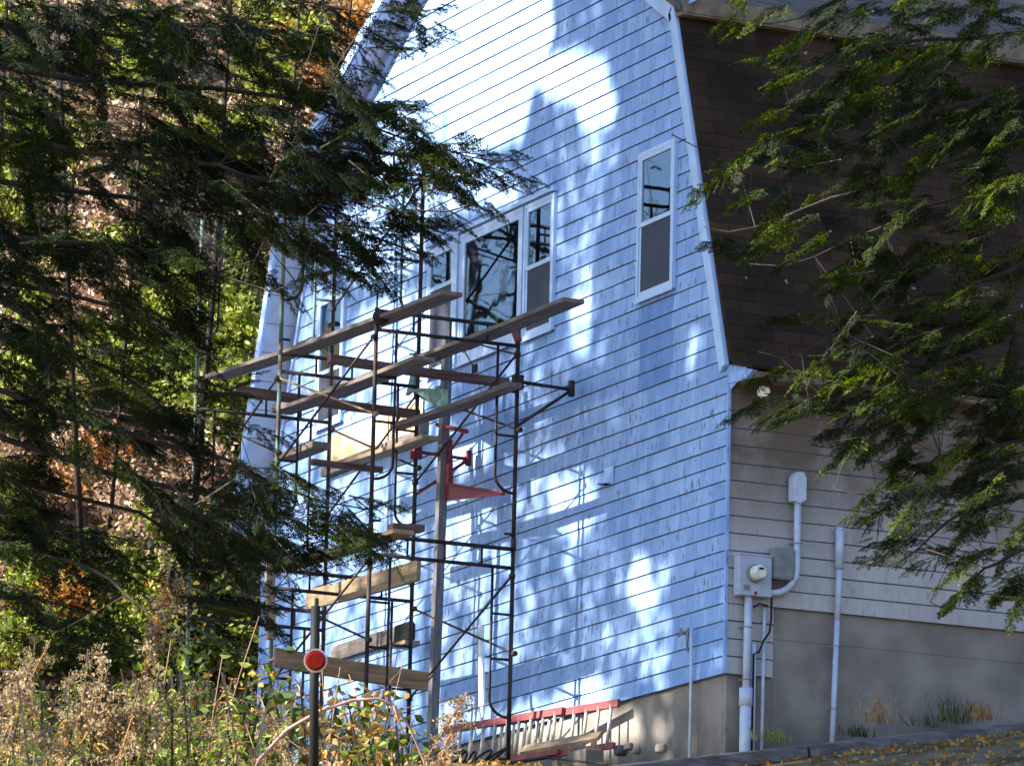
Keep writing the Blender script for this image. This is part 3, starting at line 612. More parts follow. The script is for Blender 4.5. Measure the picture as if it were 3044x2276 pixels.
plank(W(695, 1157, x=-5.95), W(1245, 1232, x=-5.95), .09, .09, MT['beam'], 'long brown beam sticking out left past the house edge', 'timber_beam', cat='beam', group='beams across the scaffold')
plank(W(838, 1362, y=-1.9), W(955, 1322, y=-1.9), .2, .07, MT['plank'], 'short grey block of plank behind the tall outer green leg')
plank(W(1000, 1385, y=-.9), W(1280, 1300, y=-.9), .20, .045, MT['tan'], 'pale plank below the bare plywood patch')
plank(W(925, 1372, x=-7.0), W(1135, 1396, x=-7.0), .08, .06, MT['beam'], 'short dark beam end below the left window', 'timber_beam', cat='beam', group='beams across the scaffold')
plank(W(848, 1683, y=-2.12), W(1200, 1580, y=-2.05), .235, .045, MT['tan'], 'tan plank on the lower deck of the scaffold')
plank(W(1160, 1566, x=-3.6), W(1255, 1572, x=-3.6), .14, .07, MT['beam'], 'dark wood block at the right end of the lower tan plank', 'wood_block', cat='block')
plank(W(915, 1782, y=-1.5), W(1245, 1694, y=-1.5), .045, .21, MT['tan'], 'yellowish wide board standing on edge under the lower deck')
plank(W(815, 1952, x=-4.3), W(1272, 2025, x=-4.3), .05, .19, MT['brown'], 'thick brown beam low across the scaffold behind the reflector', 'timber_beam', cat='beam', group='beams across the scaffold')
plank(W(800, 1640, y=-2.35), W(806, 1900, y=-2.35), .05, .09, MT['tan'], 'upright tan board tied to the lower left scaffold leg', up=(0, 1, 0))

# pump jack pole ------------------------------------------------------
pj = thing('pump_jack_pole', W(1283, 2276, y=-.65), 'tall silvery wooden pump jack pole in front of the scaffold', 'pole')
PX = W(1306, 1638, y=-.65)
b = MB(); b.beam(W(1280, 2330, y=-.65), W(1331, 1000, y=-.65), .088, .088, (0, 1, 0)); b.build('pole', MT['pole'], pj)
def PJ(a, c, dy=0): return W(a, c, y=-.65+dy)
b = MB(); b.prism([PJ(1225, 1160, -.10), PJ(1245, 1153, -.10), PJ(1330, 1157, -.10), PJ(1332, 1213, -.10), PJ(1295, 1203, -.10)], (0, .02, 0)); b.tube([PJ(1225, 1160), PJ(1292, 1202)], .018)
b.prism([PJ(1230, 1070, .02), PJ(1240, 1068, .02), PJ(1225, 1160, .02), PJ(1205, 1175, .02)], (0, .04, 0)); b.build('upper_jack', MT['teal'], pj)
b = MB(); b.tube([PJ(1287, 1000), PJ(1330, 1005)], .022); b.tube([PJ(1340, 1010), PJ(1410, 1020), PJ(1530, 1052)], .010); b.tube([PJ(1375, 1035), PJ(1408, 1090)], .008); b.box(PJ(1402, 1085), PJ(1412, 1105)+V(0, .03, 0)); b.build('crank_handle', MT['rust'], pj)
b = MB(); b.prism([PJ(1312, 1300, .02), PJ(1332, 1305, .02), PJ(1334, 1435, .02), PJ(1490, 1462, .02), PJ(1488, 1470, .02), PJ(1312, 1488, .02)], (0, .05, 0))
b.tube([PJ(1330, 1438), PJ(1495, 1464)], .014); b.tube([PJ(1300, 1262), PJ(1388, 1282)], .024); b.tube([PJ(1335, 1345), PJ(1375, 1290)], .016); b.build('lower_jack_bracket', MT['red'], pj)
b = MB(); b.beam(PJ(1307, 1148, -.02), PJ(1305, 1222, -.02), .118, .05, (0, 1, 0)); b.tube([PJ(1330, 1150), PJ(1331, 1135)], .012); b.build('jack_shoe', MT['teal'], pj)
b = MB(); b.beam(PJ(1258, 1238, .1), PJ(1256, 1292, .1), .10, .10, (0, 1, 0)); b.build('jack_gear', MT['telebox'], pj)

# white stick, reflector, ladder, timber, rubble ---------------------------
b = MB(); p0, p1 = W(1434, 2135, y=-.62), W(1429, 1860, y=-.50); b.tube([p0, p0+(p1-p0)*.12, p0+(p1-p0)*.13, p1], [.014, .014, .034, .032], 10); o = b.build('white_post', MT['white']); tag(o, 'short white stake standing in sun beside the wall, right of the wooden pole', 'stake')
# extension ladder lying on its side
z0 = W(1840, 2088, y=-.12)[2]
R_ = W(1840, 2088, y=-.12); L_ = W(1335, 2172, z=z0)
dL = nrm(L_-R_); LenL = np.linalg.norm(L_-R_); down = V(0, -.10, -1); down = nrm(down)*.42
ld = thing('extension_ladder', (R_+L_)/2+down, 'red railed extension ladder lying on its side against the foundation', 'ladder')
outn = nrm(np.cross(dL, down)); outn = outn if outn[1] < 0 else -outn
for sec, (a, e, dn) in enumerate(((0, LenL*.72, 0.0), (LenL*.30, LenL, .045))):
    for dd, nm in ((0, 'rail'), (1, 'rail')):
        b = MB(); b.beam(R_+dL*a+down*dd*(.97 if sec else 1)+outn*dn, R_+dL*e+down*dd*(.97 if sec else 1)+outn*dn, .035, .075 if dd == 0 else .06, tuple(-down)); b.build('rail', MT['redrail'], ld)
    t = a+.12
    while t < e:
        b = MB(); p = R_+dL*t+outn*dn; b.tube([p, p+down], .019, 8); b.build('rung', MT['alu'], ld, True); t += .2
# landscape timbers
tA = W(1850, 2272, x=1.2); tB = W(3060, 2143, x=1.2); tm = (tA+tB)*.5
for i, (a, e) in enumerate(((-.9, .44), (.447, 1.6))):
    b = MB(); b.beam(tA+(tB-tA)*a-V(0, 0, .07), tA+(tB-tA)*e-V(0, 0, .07), .14, .14); o = b.build('landscape_timber', MT['timber'])
    bv = o.modifiers.new('edge', 'BEVEL'); bv.width = .015; bv.segments = 2
    tag(o, ['weathered dark timber edging the ground below the house corner', 'weathered dark timber edging the ground along the side wall at far right'][i], 'timber', 'landscape timbers edging the slope')
b = MB(); b.beam(W(1555, 2228, y=-1.25), W(1785, 2185, y=-1.0), .10, .035, (0, -.6, .5)); o = b.build('loose_board', MT['tan']); tag(o, 'short tan board leaning low in front of the red ladder', 'board')
b = MB(); q = W(1740, 2250, y=-1.0); b.box(q-V(.2, .1, .12), q+V(.2, .1, .06)); o = b.build('concrete_block', MT['concrete']); bv = o.modifiers.new('edge', 'BEVEL'); bv.width = .01; tag(o, 'pale concrete block on the ground below the right end of the ladder', 'block')
b = MB()
for i in range(5):
    c = W(1345+i*28, 2262, y=-1.5); b.tube([c+V(.16*math.cos(t+i), .1*math.sin(t), .10*math.sin(t)+.02) for t in np.linspace(0, 2*math.pi, 18)], .012, 6)
b.tube([W(1290, 2258, y=-1.5), W(1340, 2262, y=-1.5), W(1500, 2268, y=-1.4), W(1620, 2250, y=-1.3), W(1850, 2275, y=-1.4)], .012, 6); o = b.build('coiled_hose', MT['black'], smooth=True); tag(o, 'black hose coiled on the ground at the foot of the wooden pole', 'hose')
b = MB(); q0 = W(1195, 1880, y=-.35); b.box(q0-V(.18, .02, .10), q0+V(.18, .08, .10)); o = b.build('black_tray', MT['black']); bv = o.modifiers.new('edge', 'BEVEL'); bv.width = .02
o2 = MB(); o2.box(q0-V(.2, .05, .14), q0+V(.2, .12, -.10)); o2.build('tray_shelf', MT['tan'], None).parent = o
for ch in o.children: ch.matrix_parent_inverse = o.matrix_world.inverted()
tag(o, 'small black tray on a shelf low on the wall behind the scaffold', 'tray')
for i, (a, c_, r_) in enumerate(((1868, 2228, .05), (1892, 2240, .045), (1965, 2236, .06), (1845, 2245, .07))):
    bmv = MB(); q = W(a, c_, y=-.55); rr = [q+V(math.cos(t)*r_*(1+.2*math.sin(3*t+i)), math.sin(t)*r_, 0) for t in np.linspace(0, 6.28, 9)[:-1]]
    bmv.prism(rr, (0, 0, r_*1.4)); o = bmv.build('rubble_stone', [MT['concrete'], MT['timber']][i % 2]); bv = o.modifiers.new('edge', 'BEVEL'); bv.width = r_*.4; bv.segments = 2
    tag(o, ['dark round stone by the foundation right of the ladder', 'small dark lump beside the round stone by the foundation', 'pale stone on the ground under the vent wall', 'dark lump under the right end of the ladder'][i], 'stone', 'rubble by the foundation')
# driveway reflector, about 20 m from the camera
rf = thing('driveway_reflector', W(935, 2330, d=20.5), 'round red driveway reflector on a dark post among the weeds', 'reflector')
cfc = W(938, 1962, d=20.45); tocam = nrm(CAMP-cfc)
b = MB(); b.tube([W(932, 2500, d=20.5), W(934, 2050, d=20.5), W(938, 1800, d=20.5)], .0165, 10); b.build('post', MT['black'], rf, True)
b = MB(); b.disc(cfc+tocam*.005, tocam, .0415, .014, 28); b.build('rim', MT['chrome'], rf)
b = MB(); b.tube([cfc+tocam*.008, cfc+tocam*.018, cfc+tocam*.021], [.0365, .0355, .026], 28); b.build('lens', MT['reflector'], rf)
b = MB(); b.disc(W(941, 1790, d=20.5), (0, 0, 1), .008, .03, 8); b.build('cap', MT['black'], rf)

# ------------------------------------------------------------------ vegetation tools
def quads(c, u, v):
    """diamond leaves: centres c, half axes u (length) and v (width), all (N,3)"""
    return np.stack([c-u, c-u*.1+v, c+u, c-u*.1-v], 1)
def rdir(n, flat=1.0):
    d = rng.normal(size=(n, 3)); d[:, 2] *= flat; return d/np.linalg.norm(d, axis=1, keepdims=True)
def perp(d):
    r = rng.normal(size=d.shape); r -= (r*d).sum(1, keepdims=True)*d; return r/np.linalg.norm(r, axis=1, keepdims=True)
def spray(Lm=.24, seed=0, st=.0135):
    r = np.random.default_rng(seed); ne = []; tw = []
    def run(p, d, L, wdt):
        q = p+d*L+np.array([0, 0, -.12*L]); n = max(2, int(L/st)); side = np.cross(d, [0, 0, 1.]); side /= np.linalg.norm(side)
        w_ = side*wdt; tw.append([p-w_, p+w_, q+w_*.4, q-w_*.4])
        for i in range(n):
            t = (i+.6)/n; b = p+(q-p)*t+r.normal(0, .0006, 3)
            for s in (-1, 1):
                l = (.0185 if t < .85 else .013)*r.uniform(.75, 1.15); dd = side*s*.86+d*.5+r.normal(0, .16, 3); dd /= np.linalg.norm(dd)
                wv = np.cross(dd, [0, 0, 1.])+r.normal(0, .25, 3); wv *= .0042/np.linalg.norm(wv)
                ne.append([b-wv, b+wv, b+dd*l+wv*.7, b+dd*l-wv*.7])
    ax = np.array([1., 0, 0]); run(np.zeros(3), ax, Lm, .0026)
    n = int(Lm/.0215)
    for i in range(n):
        t = (i+.5)/n; s = 1 if i % 2 else -1; a = math.radians(r.uniform(42, 62))*s
        l = (.095*(1-t)**.8+.018)*r.uniform(.6, 1.15)
        d = np.array([math.cos(a), math.sin(a), r.normal(-.10, .12)]); d /= np.linalg.norm(d)
        p = np.array([Lm*t, 0, -.12*Lm*t]); run(p, d, l, .0018)
        if l > .06:
            for q in (.45, .7):
                a2 = a-s*math.radians(45); d2 = np.array([math.cos(a2), math.sin(a2), -.1]); d2 /= np.linalg.norm(d2); run(p+d*l*q, d2, l*.4, .0008)
    return np.array(ne), np.array(tw)
SP = [spray(.24*f, i) for i, f in enumerate((1, .85, 1.1, .7))]
def place_sprays(P, D, roll, sc):
    """P (n,3) roots, D (n,3) directions"""
    NE, TW = [], []; which = rng.integers(0, len(SP), len(P))
    for k in range(len(SP)):
        idx = np.where(which == k)[0]
        if not len(idx): continue
        x = D[idx]; up = np.tile([0, 0, 1.], (len(idx), 1)); y = np.cross(up, x); y /= np.linalg.norm(y, axis=1, keepdims=True)+1e-9; z = np.cross(x, y)
        c, s = np.cos(roll[idx])[:, None], np.sin(roll[idx])[:, None]; y2 = y*c+z*s; z2 = -y*s+z*c
        R_ = np.stack([x, y2, z2], 1)*sc[idx][:, None, None]
        for src, dst in ((SP[k][0], NE), (SP[k][1], TW)):
            o = np.einsum('qvi,nij->nqvj', src, R_)+P[idx][:, None, None, :]
            dst.append(o.reshape(-1, 4, 3))
    return np.concatenate(NE), np.concatenate(TW)

def hemlock(name, label, trunk, limbs, grid, dmid, dspread, lmat, gain, twigmat, droop=.30):
    """trunk/limbs surveyed; grid: {row: [(col, density)]} of foliage density in 100-px fields"""
    base = W(trunk[0][0]*K, 1500*K, d=dmid); gz = float(H(base[0], base[1]))
    t = thing(name, (base[0], base[1], gz), label, 'tree')
    b = MB(); pts = [W(a*K, c*K, d=dmid+.3) for a, c in trunk]; pts[0] = V(pts[0][0], pts[0][1], gz-.2)
    b.tube(pts, [.24, .20, .17, .13][:len(pts)], 12); b.build('trunk', MT['bark'], t, True)
    LP = []
    for L_ in limbs:
        pts = []; d0 = dmid+rng.uniform(-.3, .3); d1 = dmid+rng.uniform(-dspread, dspread)
        for i in range(len(L_)-1):
            for s in np.linspace(0, 1, 6, endpoint=False):
                a = L_[i][0]*(1-s)+L_[i+1][0]*s; c = L_[i][1]*(1-s)+L_[i+1][1]*s; f = (i+s)/(len(L_)-1)
                pts.append(W(a*K+rng.normal(0, 5), c*K+rng.normal(0, 5)+30*math.sin(f*9), d=d0+(d1-d0)*f))
        pts.append(W(L_[-1][0]*K, L_[-1][1]*K, d=d1))
        rs = [max(.004, .021*(1-i/(len(pts)-1))**.9) for i in range(len(pts))]
        b = MB(); b.tube(pts, rs, 7); b.build('limb', MT['bark'], t, True); LP += [(p, L_[-1][0] < L_[0][0]) for p in pts]
    LPs = np.array([p for p, _ in LP])
    P_ = []; D_ = []; sc = []
    sgn = 1 if limbs[0][-1][0] > limbs[0][0][0] else -1
    RL = []; AX = []
    for row, cells in grid.items():
        for col, den in cells:
            for _ in range(rng.poisson(den*gain/8)):
                a = (col+rng.uniform(-.05, 1.05))*100; c = (row+rng.uniform(-.05, 1.05))*100; d = dmid+rng.uniform(-dspread, dspread)
                p = W(a*K, c*K, d=d); ang = rng.normal(droop, .42)
                D = nrm(RT*sgn*math.cos(ang)+V(0, 0, -1)*math.sin(ang)+FW*rng.normal(0, .5))
                sd = nrm(np.cross(D, V(0, 0, 1))); nm_ = np.cross(sd, D); ro = rng.normal(0, .55); sd2 = sd*math.cos(ro)+nm_*math.sin(ro)
                Lb = rng.uniform(.22, .46); st_ = p-D*Lb*.6; AX.append((st_, st_+D*Lb+V(0, 0, -.04)))
                ns = int(5+Lb*16)
                for k in range(ns):
                    f = (k+.5)/ns; sg = 1 if k % 2 else -1; q = math.radians(rng.uniform(28, 58))*(1-.5*f)
                    dd = nrm(D*math.cos(q)+sd2*sg*math.sin(q)+V(0, 0, -rng.uniform(.05, .38))); P_.append(st_+D*Lb*f+V(0, 0, -.04*f*f)); D_.append(dd); sc.append(rng.uniform(.5, .9)*(1.08-.45*f)); RL.append(ro*sg*.3+rng.normal(0, .35))
                P_.append(st_+D*Lb*.95); D_.append(nrm(D+V(0, 0, -.25))); sc.append(rng.uniform(.5, .75)); RL.append(rng.normal(0, .3))
    P_, D_, sc = np.array(P_), np.array(D_), np.array(sc)
    NE, TW = place_sprays(P_, D_, np.array(RL), sc)
    npmesh('foliage', NE, lmat, t)
    # twiglets joining sprays back to the nearest limb
    A0 = np.array([q[0] for q in AX]); A1 = np.array([q[1] for q in AX]); near = LPs[((A0[:, None, :]-LPs[None])**2).sum(2).argmin(1)]
    ln = np.linalg.norm(A0-near, axis=1); ok = ln < .8
    sa = perp((A1-A0)/np.linalg.norm(A1-A0, axis=1, keepdims=True))*.0045; TW = np.concatenate([TW, np.stack([A0-sa, A0+sa, A1+sa*.4, A1-sa*.4], 1)])
    q0, q1 = near[ok], A0[ok]; side = perp((q1-q0)/np.linalg.norm(q1-q0, axis=1, keepdims=True))*.0028
    TW = np.concatenate([TW, np.stack([q0-side*1.4, q0+side*1.4, q1+side*.6, q1-side*.6], 1)])
    o = npmesh('twigs', TW, twigmat, t)
    return t, len(NE)
def grid(txt, x0):
    g = {}
    for r, line in enumerate(txt.strip('\n').split('\n')):
        g[r] = [(x0+i, int(ch)) for i, ch in enumerate(line.strip()) if ch not in '.0']
    return g
GL = grid("""
99899867500.
77766643....
7726676730..
7634888987.3
842667677610
876766643...
64441.......
5454300.....
434673......
522772......
820395......
852267000...
63224500....
321032......
11..........
""", 0)
GR = grid("""
.1367876
.0358877
.0258999
.3357748
.2323345
.1477667
..122676
..113788
..136999
...15789
...01468
....1567
....0256
""", 14)
for r_, extra in {3: [(10, 6.5), (9, 3)], 2: [(7.5, 6)], 10: [(6.2, 4), (7.2, 2)], 11: [(6, 5), (7, 5), (7.6, 2)]}.items(): GL[r_] += extra
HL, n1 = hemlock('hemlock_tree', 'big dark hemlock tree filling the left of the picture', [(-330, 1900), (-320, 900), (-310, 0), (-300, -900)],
    [[(-320, -180), (300, -60), (900, 15)], [(-320, -40), (300, 110), (720, 200)], [(-320, 60), (400, 190), (780, 270), (1130, 345)], [(-320, 200), (300, 340), (640, 420), (1030, 440)],
     [(-320, 300), (400, 470), (850, 540)], [(-320, 420), (300, 560), (640, 610)], [(-320, 480), (250, 680), (540, 765)], [(-320, 560), (200, 800), (520, 940)],
     [(-320, 700), (350, 960), (560, 1040), (840, 1085)], [(-320, 800), (350, 1050), (620, 1130), (820, 1150)], [(-320, 900), (300, 1130), (580, 1290)], [(-320, 400), (90, 700), (200, 830), (420, 1090)],
     [(-320, 1000), (200, 1250), (420, 1380)]], GL, 33.0, 1.5, MT['hemL'], 7.8, MT['twig'])
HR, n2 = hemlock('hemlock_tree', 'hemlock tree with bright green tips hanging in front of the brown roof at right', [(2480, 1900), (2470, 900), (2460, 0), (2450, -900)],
    [[(2470, -200), (2000, -60), (1600, 50)], [(2470, 0), (1900, 120), (1640, 120)], [(2470, 60), (1800, 330), (1450, 290)], [(2470, 180), (1850, 430), (1520, 490)], [(2470, 300), (2050, 450), (1620, 570)],
     [(2470, 430), (1900, 700), (1640, 760)], [(2470, 560), (2000, 740), (1650, 850)], [(2470, 700), (1950, 880), (1750, 960)], [(2470, 860), (2080, 1000), (1800, 1055)], [(2470, 960), (2080, 1130), (1890, 1210)], [(2470, 1060), (2150, 1240), (2010, 1300)]],
    GR, 40.0, 1.5, MT['hemR'], 8.2, MT['twig'], .32)
print('needles', n1, n2)

# ------------------------------------------------------------------ unseen trees added towards the sun, crowns shaped to dapple the gable
LIT_POLY = [(780, 260), (900, -300), (1185, -300), (1200, 90), (1160, 160), (1140, 290), (1060, 335), (960, 350), (880, 330)]
LIT = [(930, 380, 120, 80, 1), (1060, 410, 60, 40, 1), (1240, 170, 75, 60, 1), (1290, 230, 45, 50, 1), (1180, 170, 30, 25, .8), (820, 520, 110, 90, .8), (690, 690, 60, 80, .35),
       (880, 750, 110, 120, .9), (760, 800, 100, 60, .6), (850, 930, 120, 50, 1), (1000, 980, 60, 40, 1), (1010, 1080, 60, 22, 1), (1255, 670, 24, 42, 1), (1265, 580, 14, 90, .4), (1250, 750, 30, 35, .45),
       (1500, 760, 22, 45, .4), (1290, 330, 30, 50, .35), (1240, 1100, 48, 60, 1), (1010, 1200, 100, 110, .55), (900, 1200, 60, 100, .7), (860, 1300, 50, 80, .9), (1390, 1270, 30, 70, .8), (1440, 1440, 30, 60, .4),
       (1370, 1380, 50, 70, .35), (1000, 1480, 60, 40, .6), (1270, 1490, 60, 25, 1), (1230, 1570, 150, 55, 1), (1400, 1570, 40, 30, .5), (1000, 1560, 80, 30, .7), (750, 1300, 90, 150, .45), (700, 1100, 80, 60, .4), (760, 1150, 150, 420, .5), (900, 1450, 140, 120, .45), (1230, 1280, 110, 200, .2), (1180, 1060, 110, 90, .4), (1420, 1340, 60, 130, .3), (1130, 900, 60, 120, .2), (1250, 470, 50, 140, .25), (1080, 1330, 80, 140, .4), (680, 900, 60, 250, .4)]
def inpoly(x, y, poly):
    ins = np.zeros(x.shape, bool); n = len(poly)
    for i in range(n):
        x1, y1 = poly[i]; x2, y2 = poly[(i+1) % n]
        c = ((y1 > y) != (y2 > y)) & (x < (x2-x1)*(y-y1)/(y2-y1+1e-9)+x1); ins ^= c
    return ins
def lit(px, py, wx):
    base = np.where(px < 1340, .07, .02)
    v = base.copy(); v[inpoly(px, py, LIT_POLY)] = 1
    for cx, cy, rx, ry, I in LIT:
        r = ((px-cx)/rx)**2+((py-cy)/ry)**2; v = np.maximum(v, I*np.clip((1.35-r)/.5, 0, 1))
    v = np.where(wx < -12.2, .9+.12*np.sin(px*.011)*np.cos(py*.013+px*.004), v); v = np.where((px > 1560) & (py < 1480), .02, v); v = np.where((px > 1340) & (py > 1640), .45+.35*np.sin(px*.013), v)
    return v
Nl = 420000
wx = rng.uniform(-27, 7, Nl); wz = rng.uniform(-4, 13.5, Nl)
q = np.stack([wx, np.zeros(Nl), wz], 1)-CAMP; tt = q@FW; ppx = (1522+FPX*(q@RT)/tt)/K; ppy = (1138-FPX*(q@UP)/tt)/K
I = lit(ppx, ppy, wx); tau = -np.log(np.clip(I, .02, .999)); tau = np.where(I > .97, 0, tau)
keep = rng.uniform(0, 1, Nl) < tau/4.0
tsun = rng.uniform(16, 26, keep.sum())
cen = np.stack([wx[keep], np.zeros(keep.sum()), wz[keep]], 1)+SUN[None]*tsun[:, None]/SUN[1]*-1*-1 if False else np.stack([wx[keep], np.zeros(keep.sum()), wz[keep]], 1)+(SUN/abs(SUN[1]))[None]*tsun[:, None]
n = len(cen); d = rdir(n); s_ = rng.uniform(.075, .13, n)[:, None]
leaves = quads(cen, d*s_, perp(d)*s_*.62)
# more unseen trees added down the slope, to shade the hemlocks and weeds
def shade_tree(d0, xr_, yr_, t0, t1, I0, spots, nn, label):
    """crown standing sunward of what is seen at distance d0 in a field of the photo; sun comes through at the given spots"""
    px = rng.uniform(*xr_, nn); py = rng.uniform(*yr_, nn); v = np.full(nn, I0)
    for cx, cy, rx, ry, I in spots:
        r = ((px-cx)/rx)**2+((py-cy)/ry)**2; v = np.maximum(v, I*np.clip((1.35-r)/.5, 0, 1))
    keep = rng.uniform(0, 1, nn) < -np.log(np.clip(v, .03, .999))/3.5; px, py = px[keep], py[keep]; n_ = len(px)
    r_ = FW[None]+RT[None]*((px*K-1522)/FPX)[:, None]-UP[None]*((py*K-1138)/FPX)[:, None]
    c = CAMP+r_*(d0+rng.uniform(-.5, .5, n_))[:, None]+(SUN/abs(SUN[1]))[None]*rng.uniform(t0, t1, n_)[:, None]
    m_ = c.mean(0); x0, y0 = m_[0], m_[1]; gz = float(H(x0, y0)); t = thing('broadleaf_tree', (x0, y0, gz), label, 'tree', 'broadleaf trees sunward of the house')
    d = rdir(n_); s_ = rng.uniform(.05, .09, n_)[:, None]; npmesh('foliage', quads(c, d*s_, perp(d)*s_*.6), MT['grn'], t)
    b = MB(); b.tube([(x0, y0, gz-.3), (x0, y0, (gz+m_[2])/2), tuple(m_+V(0, 0, 1.2))], [.20, .15, .04], 10); b.build('trunk', MT['bark'], t, True)
    for q_ in c[rng.integers(0, n_, 10)]:
        b = MB(); p0 = V(x0, y0, min(q_[2]-.6, m_[2])); b.tube([p0, (p0+q_)/2+V(0, 0, .1), q_], [.04, .028, .008], 5); b.build('limb', MT['bark'], t, True)
shade_tree(33, (-500, 1250), (-250, 1500), 9, 13, .10, [(80, 350, 90, 70, 1), (250, 70, 60, 40, .8), (330, 700, 60, 40, .5), (600, 100, 60, 50, .4), (60, 480, 70, 60, .6), (300, 930, 60, 50, .4), (560, 330, 40, 40, .3), (420, 250, 50, 40, .3), (150, 650, 40, 40, .6), (440, 1200, 50, 40, .4), (30, 1150, 60, 60, .4)], 52000, 'broadleaf tree sunward of the big hemlock')
shade_tree(40, (1350, 2450), (-250, 1450), 13, 17, .10, [(1690, 90, 110, 70, 1), (1740, 170, 90, 70, .9), (1800, 230, 60, 40, .6), (1960, 360, 90, 70, 1), (2060, 480, 80, 60, .9), (2170, 540, 50, 60, 1), (2180, 380, 40, 50, .6), (1940, 1230, 90, 60, .7), (2100, 1290, 60, 40, .5), (1870, 1150, 50, 40, .6), (1620, 110, 60, 60, .8), (2150, 960, 50, 50, .6)], 42000, 'broadleaf tree sunward of the right hemlock')
shade_tree(23.5, (-250, 1100), (1150, 1750), 6, 9, .45, [(250, 1560, 110, 80, .9), (330, 1400, 90, 180, .8), (60, 1420, 60, 60, .6), (830, 1570, 150, 80, .9), (130, 1550, 50, 60, .7), (700, 1590, 100, 50, .7), (930, 1960, 1, 1, 0), (683, 1425, 40, 40, .9), (400, 1560, 120, 60, .8), (560, 1600, 80, 50, .7)], 16000, 'young broadleaf tree sunward of the weeds')
TX = [-22, -14.5, -8.3, -2.3, 4.0]
own = np.abs(cen[:, 0][:, None]-np.array(TX)[None]-.35*np.sin(cen[:, 2][:, None])).argmin(1)
LB = ['tallest broadleaf tree far up the bank left of the house', 'broadleaf tree left of the house beside the far scaffold frame', 'broadleaf tree out in front of the gable windows', 'broadleaf tree in front of the right gable window', 'broadleaf tree in front of the house corner']
for i, x in enumerate(TX):
    y = -20.5+1.2*math.sin(i*2.1); gz = float(H(x, y)); t = thing('broadleaf_tree', (x, y, gz), LB[i], 'tree', 'broadleaf trees sunward of the house')
    b = MB(); b.tube([(x, y, gz-.3), (x+.1, y+.1, gz+5), (x-.2, y, gz+11), (x, y+.2, 19)], [.30, .24, .16, .05], 12); b.build('trunk', MT['bark'], t, True)
    for k in range(14):
        z_ = 6.5+k*1.0; a = k*2.4+i; L_ = 3.4-.1*k; p0 = V(x, y, z_)
        # limbs that would shade the sunlit patches are left out
        e = p0+V(math.cos(a)*L_*.9, math.sin(a)*L_, 1.2); b = MB(); b.tube([p0, (p0+e)/2+V(0, 0, .3), e], [.07, .045, .012], 6)
        mid = (p0+e)/2; wpt = e-(SUN/abs(SUN[1]))*abs(e[1]); px_, py_ = PR(wpt); 
        if lit(np.array([px_/K]), np.array([py_/K]), np.array([wpt[0]]))[0] < .3: b.build('limb', MT['bark'], t, True)
    npmesh('foliage', leaves[own == i], MT['grn'], t)

# ------------------------------------------------------------------ hillside: litter, brush, saplings
def march(px, py):
    """ground point seen at photo pixel (display units) on the hill behind the house"""
    r = ray(px*K, py*K); t = 57.0
    for _ in range(200):
        p = CAMP+r*t
        if p[2] < H(p[0], p[1]): break
        t += .25
    return p
npix = 30000
pxs = rng.uniform(-150, 980, 2600); pys = rng.uniform(-120, 1600, 2600)
roots = np.array([march(a, c) for a, c in zip(pxs, pys)])
idx = rng.integers(0, len(roots), 46000)
c = roots[idx]+rng.normal(0, .32, (46000, 3)); c[:, 2] = H(c[:, 0], c[:, 1])+rng.uniform(.01, .10, len(c))
d = rdir(len(c), .55); s_ = rng.uniform(.022, .060, len(c))[:, None]
o = npmesh('leaf_litter', quads(c, d*s_, perp(d)*s_*.65), MT['litter']); tag(o, 'brown and pale fallen leaves covering the bank behind the trees', 'leaf litter', kind='stuff')
def shrub(px, py, rx, ry, n, m, label, leaf=.060, name='leafy_shrub', stems=6, group='brush on the bank'):
    base = march(px, py+ry); cen_ = CAMP+ray(px*K, py*K)*np.linalg.norm(base-CAMP)*.995/np.linalg.norm(ray(px*K, py*K))
    sc_ = FPX/K/np.linalg.norm(base-CAMP); t = thing(name, base, label, 'shrub', group)
    b = MB(); ends = []
    for k in range(stems):
        e = cen_+RT*rng.normal(0, rx*.5/sc_)+V(0, 0, 1)*rng.uniform(-.2, .9)*ry/sc_+FW*rng.normal(0, .3); mid = (base+e)/2+rng.normal(0, .08, 3); b = MB(); b.tube([base-V(0, 0, .1), mid, e], [.012, .009, .003], 5); b.build('stem', MT['twig'], t, True); ends += [mid, e]
    ends = np.array(ends); cc = rng.normal(size=(max(6, n//40), 3)); cc /= np.linalg.norm(cc, axis=1, keepdims=True)
    cc = cc*rng.uniform(.3, 1, (len(cc), 1)); clump = cen_+cc[:, :1]*RT*rx/sc_+cc[:, 1:2]*V(0, 0, 1)*ry/sc_+cc[:, 2:]*FW*rx/sc_*.7
    n = int(n*1.8); c = clump[rng.integers(0, len(clump), n)]+rng.normal(0, .13, (n, 3)); d = rdir(n); s = rng.uniform(leaf*.5, leaf, n)[:, None]
    npmesh('leaves', quads(c, d*s, perp(d)*s*.6), m, t); return t
